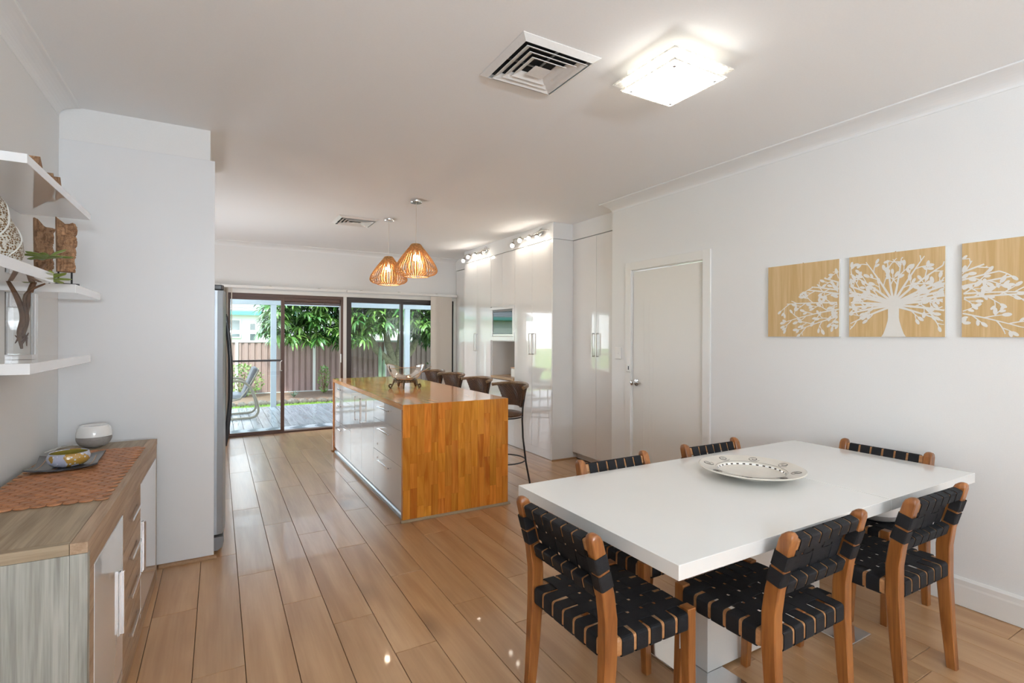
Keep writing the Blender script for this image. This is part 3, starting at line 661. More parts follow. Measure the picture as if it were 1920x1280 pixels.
# barcode sticker on the front leg of the first chair
st=obj('sticker',B(.1845,.1862,.150,.172,.305,.385),'sticker_white',ch,world=False,label='white barcode sticker on the leg')
ink=MB()
for i in range(14): ink.box(.1835,.1846,.154,.167,.310+i*.005,.310+i*.005+(.002 if i%3 else .0032))
obj('barcode',ink,'sticker_ink',st,world=False)
# small pot on the seat of the end chair
t=thing('ceramic_bowl','rounded white bowl with grey base band on the seat of the right end chair','bowl',(3.035,1.40,.461))
obj('bowl_body',MB().lathe([(.115,.032),(.123,.06),(.128,.10),(.125,.14),(.118,.17),(.112,.17),(.118,.14),(.121,.10),(.115,.05),(.0001,.036)],40),'ceramic_white',t,world=False)
obj('base_band',MB().lathe([(.0001,.0),(.085,.0),(.100,.003),(.110,.012),(.115,.031),(.0001,.0315)],40),'grey_band',t,world=False)

# ------------------------------------------------------------ wall art: tree triptych
PAN=[(1.767,2.245),(1.226,1.708),(.675,1.155)]; AZ0,AZ1=1.413,1.903; AXF=XR-.022
ra=random.Random(3); segs=[]; leaves=[]
def twig(p,a,l,w,depth):
    n=max(3,int(l/.010)); x,z=p; aa=a; cu=ra.uniform(-.5,.5)
    for i in range(n):
        x2=x+cos(aa)*l/n; z2=z+sin(aa)*l/n; segs.append((x,z,x2,z2,w*(1-.4*i/n))); x,z=x2,z2; aa+=cu/n
        if i==n//2 and l>.035: 
            s_=ra.choice((-1,1)); a2=aa+s_*.75
            if depth: twig((x,z),a2,l*.55,w*.8,0)
            else: leaves.append((x,z,a2,ra.uniform(.8,1.0)))
    leaves.append((x-cos(aa)*.003,z-sin(aa)*.003,aa,ra.uniform(.95,1.2)))
def branch(p,a,l,w,curl):
    n=int(l/.010); x,z=p; aa=a; side=ra.choice((-1,1)); nxt=.060+ra.uniform(0,.03); d_=0
    for i in range(n):
        f=i/n; x2=x+cos(aa)*l/n; z2=z+sin(aa)*l/n; segs.append((x,z,x2,z2,w*(1-.65*f))); x,z=x2,z2; aa+=curl/n; d_+=l/n
        if d_>nxt:
            nxt=d_+ra.uniform(.040,.054); side=-side
            twig((x,z),aa+side*ra.uniform(.5,.75),ra.uniform(.045,.070)*(.75+.35*min(1,d_/.15)),w*.42+.001,1 if ra.random()<.6 else 0)
    twig((x,z),aa,.04,w*.4,0)
uc=-1.467
for a,l,cu in ((3.12,.60,.30),(2.74,.62,.34),(.20,.60,-.34),(.40,.62,-.3),(3.02,.72,.16),(2.84,.70,.20),(2.62,.60,.25),(2.36,.33,.25),(2.05,.27,.1),(1.74,.25,-.1),(1.38,.25,.1),(1.08,.28,-.1),(.78,.36,-.25),(.50,.62,-.25),(.28,.74,-.2),(.08,.74,-.1),(3.26,.52,.25),(-.12,.52,-.25),(3.5,.24,.1),(-.34,.24,-.1)):
    branch((uc+.022*cos(a),AZ0+.185+.035*sin(a)),a,l,.0135,cu)
labs=['left tree panel of the three, branch tips in white on pale timber','middle tree panel with the white trunk on pale timber','right tree panel, spreading white branches, cut by the photo edge']
for pi_,(y0,y1) in enumerate(PAN):
    t=thing('wall_art',labs[pi_],'picture',(XR-.011,(y0+y1)/2,AZ0),group='tree triptych on the right wall')
    obj('canvas_block',B(AXF+.001,XR-.0008,y0,y1,AZ0,AZ1),'canvas_side',t)
    obj('wood_face',B(AXF-.0012,AXF+.0008,y0+.0005,y1-.0005,AZ0+.0005,AZ1-.0005),'art_wood',t)
    k=MB().tube([(XR-.004,(y0+y1)/2,AZ1-.004),(XR-.004,(y0+y1)/2,AZ1+.006)],.003,6); obj('hanger',k,'gold_trim',t)
    m=MB(); u0,u1=-y1+.001,-y0-.001
    X_=AXF-.0018
    def inside(u,z):
        env=.455-.62*max(0,abs(u-uc)-.27)
        return u0<u<u1 and AZ0+.001<z<min(AZ1-.001,AZ0+env)
    eps=0
    cnt=[0]
    def XX():
        cnt[0]+=1; return X_-.0000005*cnt[0]
    for i,(xa,za,xb,zb,w_) in enumerate(segs):
        xo=XX()
        L_=math.hypot(xb-xa,zb-za); nx,nz=-(zb-za)/L_*w_/2,(xb-xa)/L_*w_/2
        if inside(xa,za) and inside(xb,zb):
            m.quad(*[(xo,-min(max(u,u0),u1),min(max(z,AZ0),AZ1)) for u,z in ((xa+nx,za+nz),(xb+nx,zb+nz),(xb-nx,zb-nz),(xa-nx,za-nz))])
    for (x,z,a,s_) in leaves:
        L_=.033*s_; 
        if not inside(x+cos(a)*L_/2,z+sin(a)*L_/2): continue
        pts=[]; xo=XX()
        for j in range(10):
            f=2*PI*j/10; lx=L_/2-L_/2*cos(f); ly=.0083*s_*sin(f)*(1.15-.5*cos(f)*-1 if False else 1)
            pts.append((x+lx*cos(a)-ly*sin(a),z+lx*sin(a)+ly*cos(a)))
        m.quad(*[(xo-.0002,-min(max(u,u0),u1),min(max(zz,AZ0),AZ1)) for u,zz in pts])
    if pi_==1:
        L1=[]; 
        for i in range(13):
            f=i/12; hw_=.062-.034*min(1,f*2.2)**.7+.0+(.02*(f-.75) if f>.75 else 0); L1.append((f*.22,hw_))
        for (a,wa),(b,wb_) in zip(L1,L1[1:]): m.quad((X_-.0018,-(uc-wa),AZ0+.001+a),(X_-.0018,-(uc+wa),AZ0+.001+a),(X_-.0018,-(uc+wb_),AZ0+.001+b),(X_-.0018,-(uc-wb_),AZ0+.001+b))
    obj('tree_motif',m,'print_white',t)

# ------------------------------------------------------------ ceiling diffusers (air vents)
def vent(cx,cy_,w,label):
    t=thing('air_vent',label,'vent',(cx,cy_,H))
    h=w/2
    def frame(h0,z0,h1,z1):   # square frustum band from half size h0,z0 to h1,z1
        m=MB(); m.rings([[(cx+sx_*h0,cy_+sy*h0,z0) for sx_,sy in ((-1,-1),(1,-1),(1,1),(-1,1))],[(cx+sx_*h1,cy_+sy*h1,z1) for sx_,sy in ((-1,-1),(1,-1),(1,1),(-1,1))],[(cx+sx_*h1,cy_+sy*h1,z1+.003) for sx_,sy in ((-1,-1),(1,-1),(1,1),(-1,1))],[(cx+sx_*h0,cy_+sy*h0,z0+.003) for sx_,sy in ((-1,-1),(1,-1),(1,1),(-1,1))]],False,True); return m
    obj('backing',B(cx-h*.84,cx+h*.84,cy_-h*.84,cy_+h*.84,H-.0012,H-.0002),'vent_back',t)
    obj('frame',frame(h,H-.004,h*.86,H-.022),'vent_white',t)
    for i,f in enumerate((.70,.53,.37)):
        obj('louvre',frame(h*(f+.083),H-.028,h*(f-.075),H-.010),'vent_white',t)
    m=MB(); hh=h*.22; m.rings([[(cx+a*hh,cy_+b*hh,H-.03) for a,b in ((-1,-1),(1,-1),(1,1),(-1,1))],[(cx+a*.004,cy_+b*.004,H-.012) for a,b in ((-1,-1),(1,-1),(1,1),(-1,1))]]); obj('centre_cone',m,'vent_white',t)
    br=MB(); br.box(cx-.006,cx+.006,cy_-h*.8,cy_+h*.8,H-.010,H-.006); br.box(cx-h*.8,cx-.006,cy_-.006,cy_+.006,H-.010,H-.006); br.box(cx+.006,cx+h*.8,cy_-.006,cy_+.006,H-.010,H-.006); obj('brace',br,'brushed_steel',t)
vent(1.325,2.062,.42,'square louvred white air vent beside the lit ceiling light')
vent(1.335,5.87,.43,'smaller-looking square air vent in the kitchen ceiling near the pendants')
# ceiling light
t=thing('ceiling_light','lit square ceiling light with two layers of frosted glass','lamp',(1.86,1.74,H))
obj('base',B(1.72,2.0,1.60,1.88,2.66,2.6995),'lamp_panel_side',t)
obj('upper_glass',B(1.675,2.06,1.54,1.935,2.640,2.646),'frost_glass',t)
obj('lower_glass',B(1.692,2.015,1.556,1.885,2.596,2.602),'lamp_panel',t)
edge=MB(); a=(1.69,2.017,1.554,1.887)
edge.box(a[0]-.006,a[0],a[2]-.006,a[3]+.006,2.596,2.602); edge.box(a[1],a[1]+.006,a[2]-.006,a[3]+.006,2.596,2.602); edge.box(a[0],a[1],a[2]-.006,a[2],2.596,2.602); edge.box(a[0],a[1],a[3],a[3]+.006,2.596,2.602)
obj('glass_edge',edge,'frost_glass',t)
for x in (1.722,1.985):
    for y in (1.586,1.855): obj('clip',B(x-.007,x+.007,y-.007,y+.007,2.586,2.658),'chrome',t,bevel=.002)
# pendants
def pendant(x,y,label):
    t=thing('pendant_lamp',label,'lamp',(x,y,H),group=None)
    obj('canopy',MB().lathe([(.0001,-.028),(.052,-.028),(.056,-.022),(.056,-.001),(.0001,-.001)],32,(x,y,H)),'chrome',t)
    obj('cord',MB().tube([(x,y,H-.028),(x+.001,y,2.5),(x-.001,y,2.285)],.0022,6),'cream_fabric',t)
    top,bot=2.283,1.972; prof=[]
    key=[(0,.042),(.08,.062),(.2,.092),(.35,.128),(.5,.160),(.65,.188),(.76,.203),(.85,.205),(.92,.190),(.97,.160),(1.0,.120)]
    def rad(f):
        for (a,b),(c_,d) in zip(key,key[1:]):
            if f<=c_: return b+(d-b)*(f-a)/(c_-a)
        return key[-1][1]
    n=44
    sh=obj('lamp_shade',MB().lathe([(.0001,0),(.040,0),(.045,-.004),(.060,-.022),(.058,-.024),(.043,-.008),(.0001,-.006)],44,(x,y,top)),'shade_rib',t)
    for i in range(n):
        a=2*PI*i/n; m=MB(); RR=[]
        fs=[j/18 for j in range(19)]
        for f in fs:
            r=rad(f); z=top-.004-(top-bot-.006)*f
            hw_=.0022+.0038*(1-f)**2+.001; r_in=r-.006
            c0=Vector((cos(a),sin(a),0)); tt=Vector((-sin(a),cos(a),0)); o_=Vector((x,y,z))
            RR.append([o_+c0*r_in-tt*hw_,o_+c0*r-tt*hw_,o_+c0*r+tt*hw_,o_+c0*r_in+tt*hw_])
        m.rings(RR); obj('rib',m,'shade_rib',sh)
    obj('lower_ring',MB().tube([(x+.120*cos(2*PI*i/40),y+.120*sin(2*PI*i/40),bot+.002) for i in range(40)],.004,6,loop=True),'shade_rib',t)
    drum=MB()
    for i in range(30):
        a=2*PI*i/30; rr=lambda f:.052+.036*math.sin(PI*min(1,f*1.1)*.55)
        drum.tube([(x+rr(f)*cos(a),y+rr(f)*sin(a),top-.06-.235*f) for f in (0,.25,.5,.75,1)],.0042,5)
    obj('inner_drum',drum,'shade_cane',t)
    b=obj('bulb',MB().sphere((x,y,2.15),.032,16,10),'bulb_warm',t); obj('bulb_socket',MB().lathe([(.018,0),(.018,.10)],16,(x,y,2.178)),'white_plastic',t)
pendant(1.630,4.68,'lit rib-shaded bamboo pendant, the larger-looking one nearer the dining room')
pendant(1.630,5.58,'lit rib-shaded bamboo pendant farther back, nearer the garden doors')

# ------------------------------------------------------------ garden doors, window and blinds
def frame_rect(x0,x1,z0,z1,w,d0,d1,wt=None,wb_=None):
    wt=wt or w; wb_=wb_ or w; m=MB(); m.box(x0,x0+w,d0,d1,z0,z1); m.box(x1-w,x1,d0,d1,z0,z1); m.box(x0+w,x1-w,d0,d1,z1-wt,z1); m.box(x0+w,x1-w,d0,d1,z0,z0+wb_); return m
d2=struct('door_2',frame_rect(.062,1.655,-.005,2.003,.035,YB+.005,YB+.13,.05,.03),'frame_brown')
s=frame_rect(.097,.835,.012,1.957,.048,YB+.02,YB+.05,.045,.035); sl=struct('door_sash',s,'frame_brown',d2)
struct('pane',B(.145,.787,YB+.032,YB+.038,.047,1.912),'window_glass',sl)
struct('mid_rail',B(.145,.787,YB+.022,YB+.048,1.035,1.062),'frame_dark',sl)
hd=MB(); hd.tube([(.80,YB+.02,.90),(.775,YB-.02,.905),(.775,YB-.022,1.03),(.80,YB+.02,1.045)],.007,8); struct('door_pull',hd,'white_plastic',sl)
# roller shutter box above the opening and open far sash
struct('shutter_box',B(.836,1.62,YB+.02,YB+.09,1.905,1.955),'frame_brown',d2,bevel=.004)
for i in range(2): struct('shutter_slat',B(.836,1.62,YB+.045,YB+.055,1.905-.022*(i+1)+.001,1.905-.022*i-.001),'frame_brown',d2,bevel=.003)
struct('jamb_latch',B(1.617,1.63,YB+.0,YB+.02,1.0,1.13),'white_plastic',d2,bevel=.003)
w1=struct('window_1',frame_rect(1.702,3.53,-.005,2.005,.04,YB+.005,YB+.13,.05,.03),'frame_dark')
for a,b,dd in ((1.742,2.60,.02),(2.56,3.49,.07)):
    s=struct('window_sash',frame_rect(a,b,.03,1.957,.038,YB+dd,YB+dd+.03),'frame_dark',w1)
    struct('pane',B(a+.038,b-.038,YB+dd+.012,YB+dd+.018,.068,1.919),'window_glass',s)
struct('window_post',B(1.655,1.702,YB-.01,YB+.14,-.005,2.045),'trim_paint',w1)
struct('head_trim',B(.0,3.52,YB-.018,YB-.001,1.999,2.05),'trim_paint',w1,bevel=.002)
struct('side_trim',B(3.47,3.52,YB-.018,YB-.001,.01,2.005),'trim_paint',w1,bevel=.002)
w2=MB(); w2.box(XL-.09,XL-.03,5.302,5.34,1.022,2.118); w2.box(XL-.09,XL-.03,7.26,7.298,1.022,2.118); w2.box(XL-.09,XL-.03,5.34,7.26,1.022,1.06); w2.box(XL-.09,XL-.03,5.34,7.26,2.08,2.118); w2.box(XL-.09,XL-.03,6.28,6.32,1.06,2.08)
w2=struct('added_window_2',w2,'frame_dark')  # unseen kitchen window, added to bring in more light
for a,b in ((5.34,6.28),(6.32,7.26)): struct('pane',B(XL-.063,XL-.057,a,b,1.06,2.08),'window_glass',w2)
w3=MB(); w3.box(XL-.09,XL-.03,-2.318,-2.28,1.042,2.058); w3.box(XL-.09,XL-.03,-1.12,-1.082,1.042,2.058); w3.box(XL-.09,XL-.03,-2.28,-1.12,1.042,1.08); w3.box(XL-.09,XL-.03,-2.28,-1.12,2.02,2.058)
w3=struct('added_window_3',w3,'frame_dark'); struct('pane',B(XL-.063,XL-.057,-2.28,-1.12,1.08,2.02),'window_glass',w3)  # unseen left window behind the camera, added for its light
# vertical blinds: track and two stacks
def blind(x0,x1,xs0,xs1,n,label,wand,mat='blind_slat'):
    t=thing('vertical_blind',label,'blind',((x0+x1)/2,YB-.08,2.06))
    obj('track',B(x0,x1,YB-.10,YB-.055,2.062,2.098),'white_plastic',t,bevel=.004)
    for i in range(n):
        x=xs0+(xs1-xs0)*(i+.5)/n; a=R(78) if n<9 else R(-24)
        dx,dy=.042*cos(a),.042*sin(a); m=MB(); m.prism([(x-dx-.0006,YB-.078-dy),(x-dx+.0006,YB-.078-dy),(x+dx+.0006,YB-.078+dy),(x+dx-.0006,YB-.078+dy)],.03,2.058); obj('slat',m,mat,t)
    for bx in [x0+(x1-x0)*f for f in (.12,.45,.8)]: obj('bracket',B(bx-.012,bx+.012,YB-.102,YB-.019,2.099,2.106),'brushed_steel',t)
    if wand: obj('wand',MB().tube([(wand,YB-.115,2.06),(wand,YB-.116,1.09)],.0055,8),'cream_fabric',t)
blind(-.20,1.67,.03,.115,6,'cream vertical blind drawn open to the left beside the fridge',.158)
blind(1.69,3.50,3.07,3.375,16,'cream vertical blind stacked against the right of the far window',None)

# ------------------------------------------------------------ outdoors
deck=struct('deck_floor',B(-3,7.2,YB+.14,11.46,-.25,-.065),'seam_dark')
dm=None
for k in range(-24,50):
    x0=.348+.1345*k
    if x0>7.0: break
    if dm is None: dm=bevelled_plank(-.0645,.0645,-(11.48-YB-.14)/2,(11.48-YB-.14)/2,-.03,0,.003).mesh('deck_board'); dm.materials.append(MT['deck_timber'])
    o=bpy.data.objects.new('deck_board',dm); C.objects.link(o); o.parent=deck; o.location=(x0+.0672,(11.48+YB+.14)/2,-.035)
struct('ground',B(-40,40,11.47,60,-.40,-.30),'grass_base'); struct('paving',B(-40,40,-40,11.465,-.42,-.31),'paving')
rg=random.Random(8); gb=MB()
for i in range(15000):
    x=rg.uniform(-1.5,5.2); y=11.6+rg.random()**.9*2.15; hh=rg.uniform(.03,.065); a=rg.uniform(0,PI); dx,dy=.006*cos(a),.006*sin(a); n0=len(gb.v)
    gb.v+=[(x-dx,y-dy,-.302),(x+dx,y+dy,-.302),(x+rg.uniform(-.02,.02),y+rg.uniform(-.02,.02),-.30+hh)]; gb.f.append((n0,n0+1,n0+2))
o=obj('grass',gb,'grass_blade',fixn=False); o['kind']='stuff'; tag(o,'strip of short bright green lawn beyond the deck','grass')
struct('garden_bed',B(-6,9,13.85,16.4,-.31,-.235),'soil')
t=thing('garden_edging','row of rough dark stones edging the garden bed','edging',(2,13.8,-.30))
for i in range(30):
    x=-1.6+i*.23+rg.uniform(-.03,.03); r_=rg.uniform(.09,.14); m=MB().sphere((0,0,0),1,10,7)
    m.v=[((a*r_*1.15*(1+.18*sin(5*a+i)+.1*sin(9*b))),(b*r_*.8),(c_*r_*.75*(1+.15*sin(7*a+2*i)))) for a,b,c_ in m.v]; o=obj('rock',m,'rock',t,world=False); o.location=(x-2,rg.uniform(-.03,.03),.045)
FY=16.1; FZ0,FZ1=-.30,1.255
t=thing('boundary_fence','brown corrugated steel boundary fence with pale posts and cap','fence',(2,FY,FZ0))
px_=[.445-2.03*2,.445-2.03,.445,2.474,4.60,6.7,8.8]
for a,b in zip(px_,px_[1:]):
    m=MB(); n_=int((b-a)/.163); st_=(b-a-.05)/n_; x=a+.025; top=[]; 
    for i in range(n_):
        top+=[(x,0),(x+st_*.55,0),(x+st_*.65,.035),(x+st_*.9,.035)]; x+=st_
    top.append((x,0)); n0=len(m.v)
    for X0,Y0 in top: m.v+=[(X0,FY+Y0,FZ0+.06),(X0,FY+Y0,FZ1-.03)]
    for i in range(len(top)-1): m.f.append((n0+2*i,n0+2*i+2,n0+2*i+3,n0+2*i+1))
    obj('fence_panel',m,'fence_sheet',t,fixn=True)
    obj('cap_rail',B(a+.026,b-.026,FY-.02,FY+.055,FZ1-.045,FZ1+.01),'fence_cap',t); obj('base_rail',B(a+.026,b-.026,FY-.02,FY+.055,FZ0+.02,FZ0+.085),'fence_cap',t)
for x in px_: obj('post',B(x-.035,x+.035,FY-.035,FY+.06,FZ0,FZ1+.012),'fence_post',t)
# patio frame
t=thing('patio_cover','pale painted patio roof carried on square posts at the deck edge','patio',(2.5,11.4,-.035))
for x,w_ in ((.972,.05),(3.755,.055),(4.40,.04),(7.0,.05),(-2.2,.05)): obj('post',B(x-w_,x+w_,11.34,11.44,-.034,2.02),'patio_paint',t)
obj('beam',B(-3,7.2,11.34,11.44,2.022,2.14),'patio_paint',t)
obj('roof_sheet',B(-3,7.2,YB+.2,11.6,2.42,2.424),'patio_sheet',t); obj('rafter',B(-3,7.2,YB+.18,YB+.22,2.30,2.42),'patio_paint',t)
for x in (-2.2,-.6,.97,2.4,3.75,5.4,7.0):  obj('cross_beam',MB().prism([(YB+.22,2.30),(11.34,2.145),(11.44,2.145),(11.5,2.2),(11.5,2.42),(YB+.22,2.42)],x-.03,x+.03,axis=0),'patio_paint',t)
t=tag(obj('outdoor_rug',B(-.6,2.6,YB+.17,8.78,-.0345,-.026),'rug_pattern'),'grey wave-patterned mat on the deck at the garden doors','rug')
# neighbour house
t=thing('neighbour_house','white neighbouring house with teal gutter and grey tiled roof beyond the fence','house',(-2,23,-.30))
nh=MB(); nh.box(-7,.62,22.2,22.4,-.30,2.2); nh.box(.82,.86,22.2,22.4,-.30,2.2); nh.box(.62,.82,22.2,22.4,-.30,.9); nh.box(1.0,7.5,22.2,22.4,-.3,2.2); nh.box(.86,1.0,22.2,22.4,1.9,2.2); nh.box(.62,.82,22.2,22.4,2.0,2.2)
obj('wall',B(-7,9,22.2,22.5,-.30,2.2),'house_wall',t)
obj('gutter',B(-7.3,9.2,21.9,22.1,2.17,2.33),'house_trim',t,bevel=.02); obj('soffit',B(-7.3,9.2,22.0,22.5,2.2,2.24),'house_wall',t)
for j in range(14):
    m=MB(); RR=[]; z0=2.33+.11*j; y0=21.92+.30*j; n0=len(m.v); K=220
    for i in range(K+1):
        x=-7.3+16.5*i/K; wz=.028*abs(sin(PI*x/.30)); m.v+=[(x,y0,z0+wz-.05),(x,y0,z0+wz+.02),(x,y0+.33,z0+.115+wz)]
    for i in range(K): a=n0+3*i; m.f+=[(a,a+3,a+4,a+1),(a+1,a+4,a+5,a+2)]
    obj('tile_row',m,'house_roof',t)
for x0,x1,z0,z1 in ((.30,.76,1.3,2.03),(1.02,1.30,.9,1.9),(4.5,5.6,.9,1.9)):
    f=obj('window',frame_rect(x0,x1,z0,z1,.05,22.15,22.2),'house_wall',t); obj('pane',B(x0+.05,x1-.05,22.17,22.19,z0+.05,z1-.05),'house_glass',f)
# leaves
def leaf_pts(L_,w_,droop,base=.02):
    """long pointed leaf along +x bending down; returns strips"""
    pts=[]
    for i in range(6):
        f=i/5; wx=w_*sin(PI*min(1,.08+f*.92))**.8; x=base+L_*f*cos(droop*f*.7); z=-L_*f*f*sin(droop)*.55
        pts.append((x,wx,z))
    return pts
def rosette(n,L_,w_,rr,tilt=.35):
    m=MB()
    for k in range(n):
        a=2*PI*k/n*1.0+rr.uniform(-.25,.25); el=rr.uniform(-.5,.75); l=L_*rr.uniform(.75,1.15); dr=rr.uniform(.5,1.3); ps=leaf_pts(l,w_*rr.uniform(.8,1.2),dr)
        n0=len(m.v)
        for x,wx,z in ps:
            xx=x*cos(el)-z*sin(el)*.0; zz=x*sin(el)+z
            for s_ in (-1,0,1):
                yy=s_*wx; z3_=zz+(abs(s_)*wx*.35)
                m.v.append((xx*cos(a)-yy*sin(a),xx*sin(a)+yy*cos(a),z3_))
        for i in range(5):
            for j in range(2): b_=n0+3*i+j; m.f.append((b_,b_+1,b_+4,b_+3))
    m.sm=True; return m
rt_=random.Random(21)
tree=thing('mango_tree','spreading mango tree with long glossy leaves in front of the fence','tree',(4.5,15.0,-.25))
trk=MB(); base=Vector((4.55,14.9,-.25)); tr_pts=[base,Vector((4.56,14.9,.2)),Vector((4.58,14.88,.55))]
trk.tube(tr_pts,[.20,.17,.16],12)
ends=[Vector((3.6,14.6,1.7)),Vector((4.2,14.9,2.0)),Vector((4.75,14.8,2.1)),Vector((5.35,14.9,1.7))]
for e_ in ends:
    a=tr_pts[-1]-Vector((0,0,.12)); mid=a.lerp(e_,.5)+Vector(((e_.x-a.x)*.15,0,-.05)); trk.tube([a,a.lerp(mid,.5),mid,mid.lerp(e_,.5),e_],[.12,.11,.10,.085,.06],10)
    for s_ in range(4):
        e2=e_+Vector((rt_.uniform(-1.4,1.0),rt_.uniform(-1.2,.5),rt_.uniform(.1,1.1))); trk.tube([e_,e_.lerp(e2,.5)+Vector((0,0,.1)),e2],[.05,.035,.02],6)
for e2 in ((1.2,14.0,2.3),(2.2,13.7,2.2),(2.6,14.2,2.6),(6.3,14.2,2.2)):
    a=ends[0] if e2[0]<4 else ends[3]; e2=Vector(e2); trk.tube([a,a.lerp(e2,.5)+Vector((0,0,.25)),e2],[.055,.04,.02],6)
obj('trunk',trk,'mango_bark',tree)
ros=[rosette(11,.30,.027,rt_) for _ in range(5)]; rmesh=[]
for m in ros: me=m.mesh('leaf_rosette'); me.materials.append(MT['mango_leaf']); rmesh.append(me)
def zmin(x):
    k=[(-.2,2.2),(.7,1.75),(1.1,1.45),(1.6,1.25),(2.3,1.3),(2.9,1.15),(3.4,1.4),(3.9,1.55),(4.6,1.75),(5.2,1.35),(5.6,1.15),(6.2,1.35),(7.2,1.5),(9,1.5)]
    for (a,b),(c_,d) in zip(k,k[1:]):
        if a<=x<=c_: return b+(d-b)*(x-a)/(c_-a)
    return 2
pos=[]
while len(pos)<2300:
    x=rt_.uniform(1.05,8.0); z=zmin(x)+rt_.random()**1.1*2.3; y=rt_.uniform(12.9,15.6)
    if x<1.2 and z>3.2: continue
    pos.append((x,y,z))
pos.sort(key=lambda p:p[1]+abs(p[2]-1.8)*.6+ (0 if .5<p[0]<6.2 else 3))
for p in pos[:285]:
    o=bpy.data.objects.new('leaf_rosette',rt_.choice(rmesh)); C.objects.link(o); o.parent=tree; o.location=Vector(p)-tree.location; s_=rt_.uniform(.8,1.25); o.scale=(s_,)*3; o.rotation_euler=(rt_.uniform(-.35,.35),rt_.uniform(-.35,.35),rt_.uniform(0,6.28))
fm=MB()
for p in pos[285:]:
    src=rt_.choice(ros); a=rt_.uniform(0,6.28); s_=rt_.uniform(.8,1.2); n0=len(fm.v)
    fm.v+=[(p[0]+s_*(x*cos(a)-y*sin(a)),p[1]+s_*(x*sin(a)+y*cos(a)),p[2]+s_*z) for x,y,z in src.v]; fm.f+=[tuple(i+n0 for i in f) for f in src.f]
fm.sm=True; obj('foliage',fm,'mango_leaf',tree,kind='stuff',fixn=False).location=-tree.location
# shrubs
def shrub(name,label,c,rx,ry,rz_,n,L_,w_,mat='shrub_leaf',seed=1,stem=True):
    r_=random.Random(seed); t=thing(name,label,'shrub',c); m=MB()
    for i in range(n):
        u=r_.uniform(-1,1); a=r_.uniform(0,2*PI); q_=math.sqrt(1-u*u)*r_.random()**.3; p=Vector((rx*q_*cos(a),ry*q_*sin(a),rz_*(1+u)))
        b=r_.uniform(0,6.28); e_=r_.uniform(-.3,1); l=L_*r_.uniform(.7,1.2); w2=w_*r_.uniform(.7,1.2); d_=Vector((cos(b)*cos(e_),sin(b)*cos(e_),sin(e_))); sd_=d_.cross(Vector((0,0,1))).normalized()*w2
        m.quad(p,p+d_*l*.5+sd_,p+d_*l,p+d_*l*.5-sd_)
    obj('foliage',m,mat,t,world=False,kind='stuff',fixn=False)
    s_=MB()
    for i in range(5): a=2*PI*i/5; s_.tube([(0,0,0),(rx*.3*cos(a),ry*.3*sin(a),rz_),(rx*.5*cos(a),ry*.5*sin(a),rz_*1.6)],[.012,.009,.004],6)
    obj('stems',s_,'stem_brown',t,world=False)
shrub('garden_shrub','round variegated shrub against the fence behind the patio chair',(.55,15.4,-.24),.55,.4,.42,900,.09,.022,seed=2)
shrub('garden_shrub','narrow upright young shrub at the fence right of the open door',(2.63,15.4,-.24),.17,.17,.38,420,.08,.02,seed=3)
shrub('garden_shrub','low bushy plant at the foot of the upright young shrub',(3.05,15.2,-.24),.17,.17,.17,260,.08,.02,seed=4)
shrub('garden_shrub','broad dark shrub filling the fence corner behind the far window',(6.5,15.5,-.24),.7,.35,.6,800,.12,.03,mat='mango_leaf',seed=6)
t=thing('agave_plant','small spiky dark agave beside the garden stones','plant',(1.75,14.7,-.235))
for i in range(11):
    a=2*PI*i/11; e_=.5+.5*(i%3)/2; m=MB(); m.tube([(0,0,.01),(.08*cos(a),.08*sin(a),.08*e_+.04),(.17*cos(a),.17*sin(a),.18*e_)],[.018,.014,.003],5,flat=.35); obj('leaf',m,'cactus',t,world=False)
t=thing('column_cactus','tall pale green column plant in front of the mango trunk','plant',(3.86,14.0,-.24))
for x,h_,r_ in ((0,1.36,.042),(.10,1.0,.034),(-.10,.55,.03),(-.42,.50,.028)):
    RR=[]; m=MB()
    for z,f in ((0,.8),(h_*.2,1),(h_*.85,1),(h_*.95,.7),(h_,.15)):
        RR.append([(x+r_*f*(1+.18*(j%2))*cos(2*PI*j/12),r_*f*(1+.18*(j%2))*sin(2*PI*j/12),z) for j in range(12)])
    m.rings(RR); obj('stem',m,'cactus',t,world=False)
# patio chair (cantilever tube frame, facing left)
t=thing('patio_chair','beige tube-framed cantilever armchair with grey cushions on the deck','chair',(.25,10.25,-.035))
for yy in (-.34,.34):
    # side loop: back post, arm, front curve, floor runner
    ctl=[(-.42,.66),(-.10,.665),(.10,.65),(.22,.56),(.30,.40),(.36,.18),(.33,.06),(.22,.020),(-.15,.016),(-.45,.016)]
    P_=[Vector((a,yy,b)) for a,b in ctl]; pts=[]
    for i in range(len(P_)-1):
        p0=P_[max(i-1,0)];p1=P_[i];p2=P_[i+1];p3=P_[min(i+2,len(P_)-1)]
        for k_ in range(5):
            f=k_/5; pts.append(.5*((2*p1)+(p2-p0)*f+(2*p0-5*p1+4*p2-p3)*f*f+(3*p1-p0-3*p2+p3)*f**3))
    pts.append(P_[-1]); obj('side_frame',MB().tube(pts,.016,8,flat=1.3),'lawn_frame',t,world=False)
    obj('seat_bar',MB().tube([(-.45,yy*.88,.34),(-.1,yy*.88,.31),(.08,yy*.88,.35),(.18,yy*.88,.48),(.36,yy*.88,.83)],.014,8),'lawn_frame',t,world=False)
for p,q_ in (((-.45,.34),(-.45,.34)),((.36,.83),(.36,.83))): obj('cross_bar',MB().tube([(p[0],-.31,p[1]),(p[0],.31,p[1])],.014,8),'lawn_frame',t,world=False)
m=MB(); m.prism([(.10,.37),(.16,.36),(.38,.84),(.33,.88),(.28,.87)],-.27,.27,axis=1); obj('back_cushion',m,'cushion_grey',t,world=False,bevel=.025)
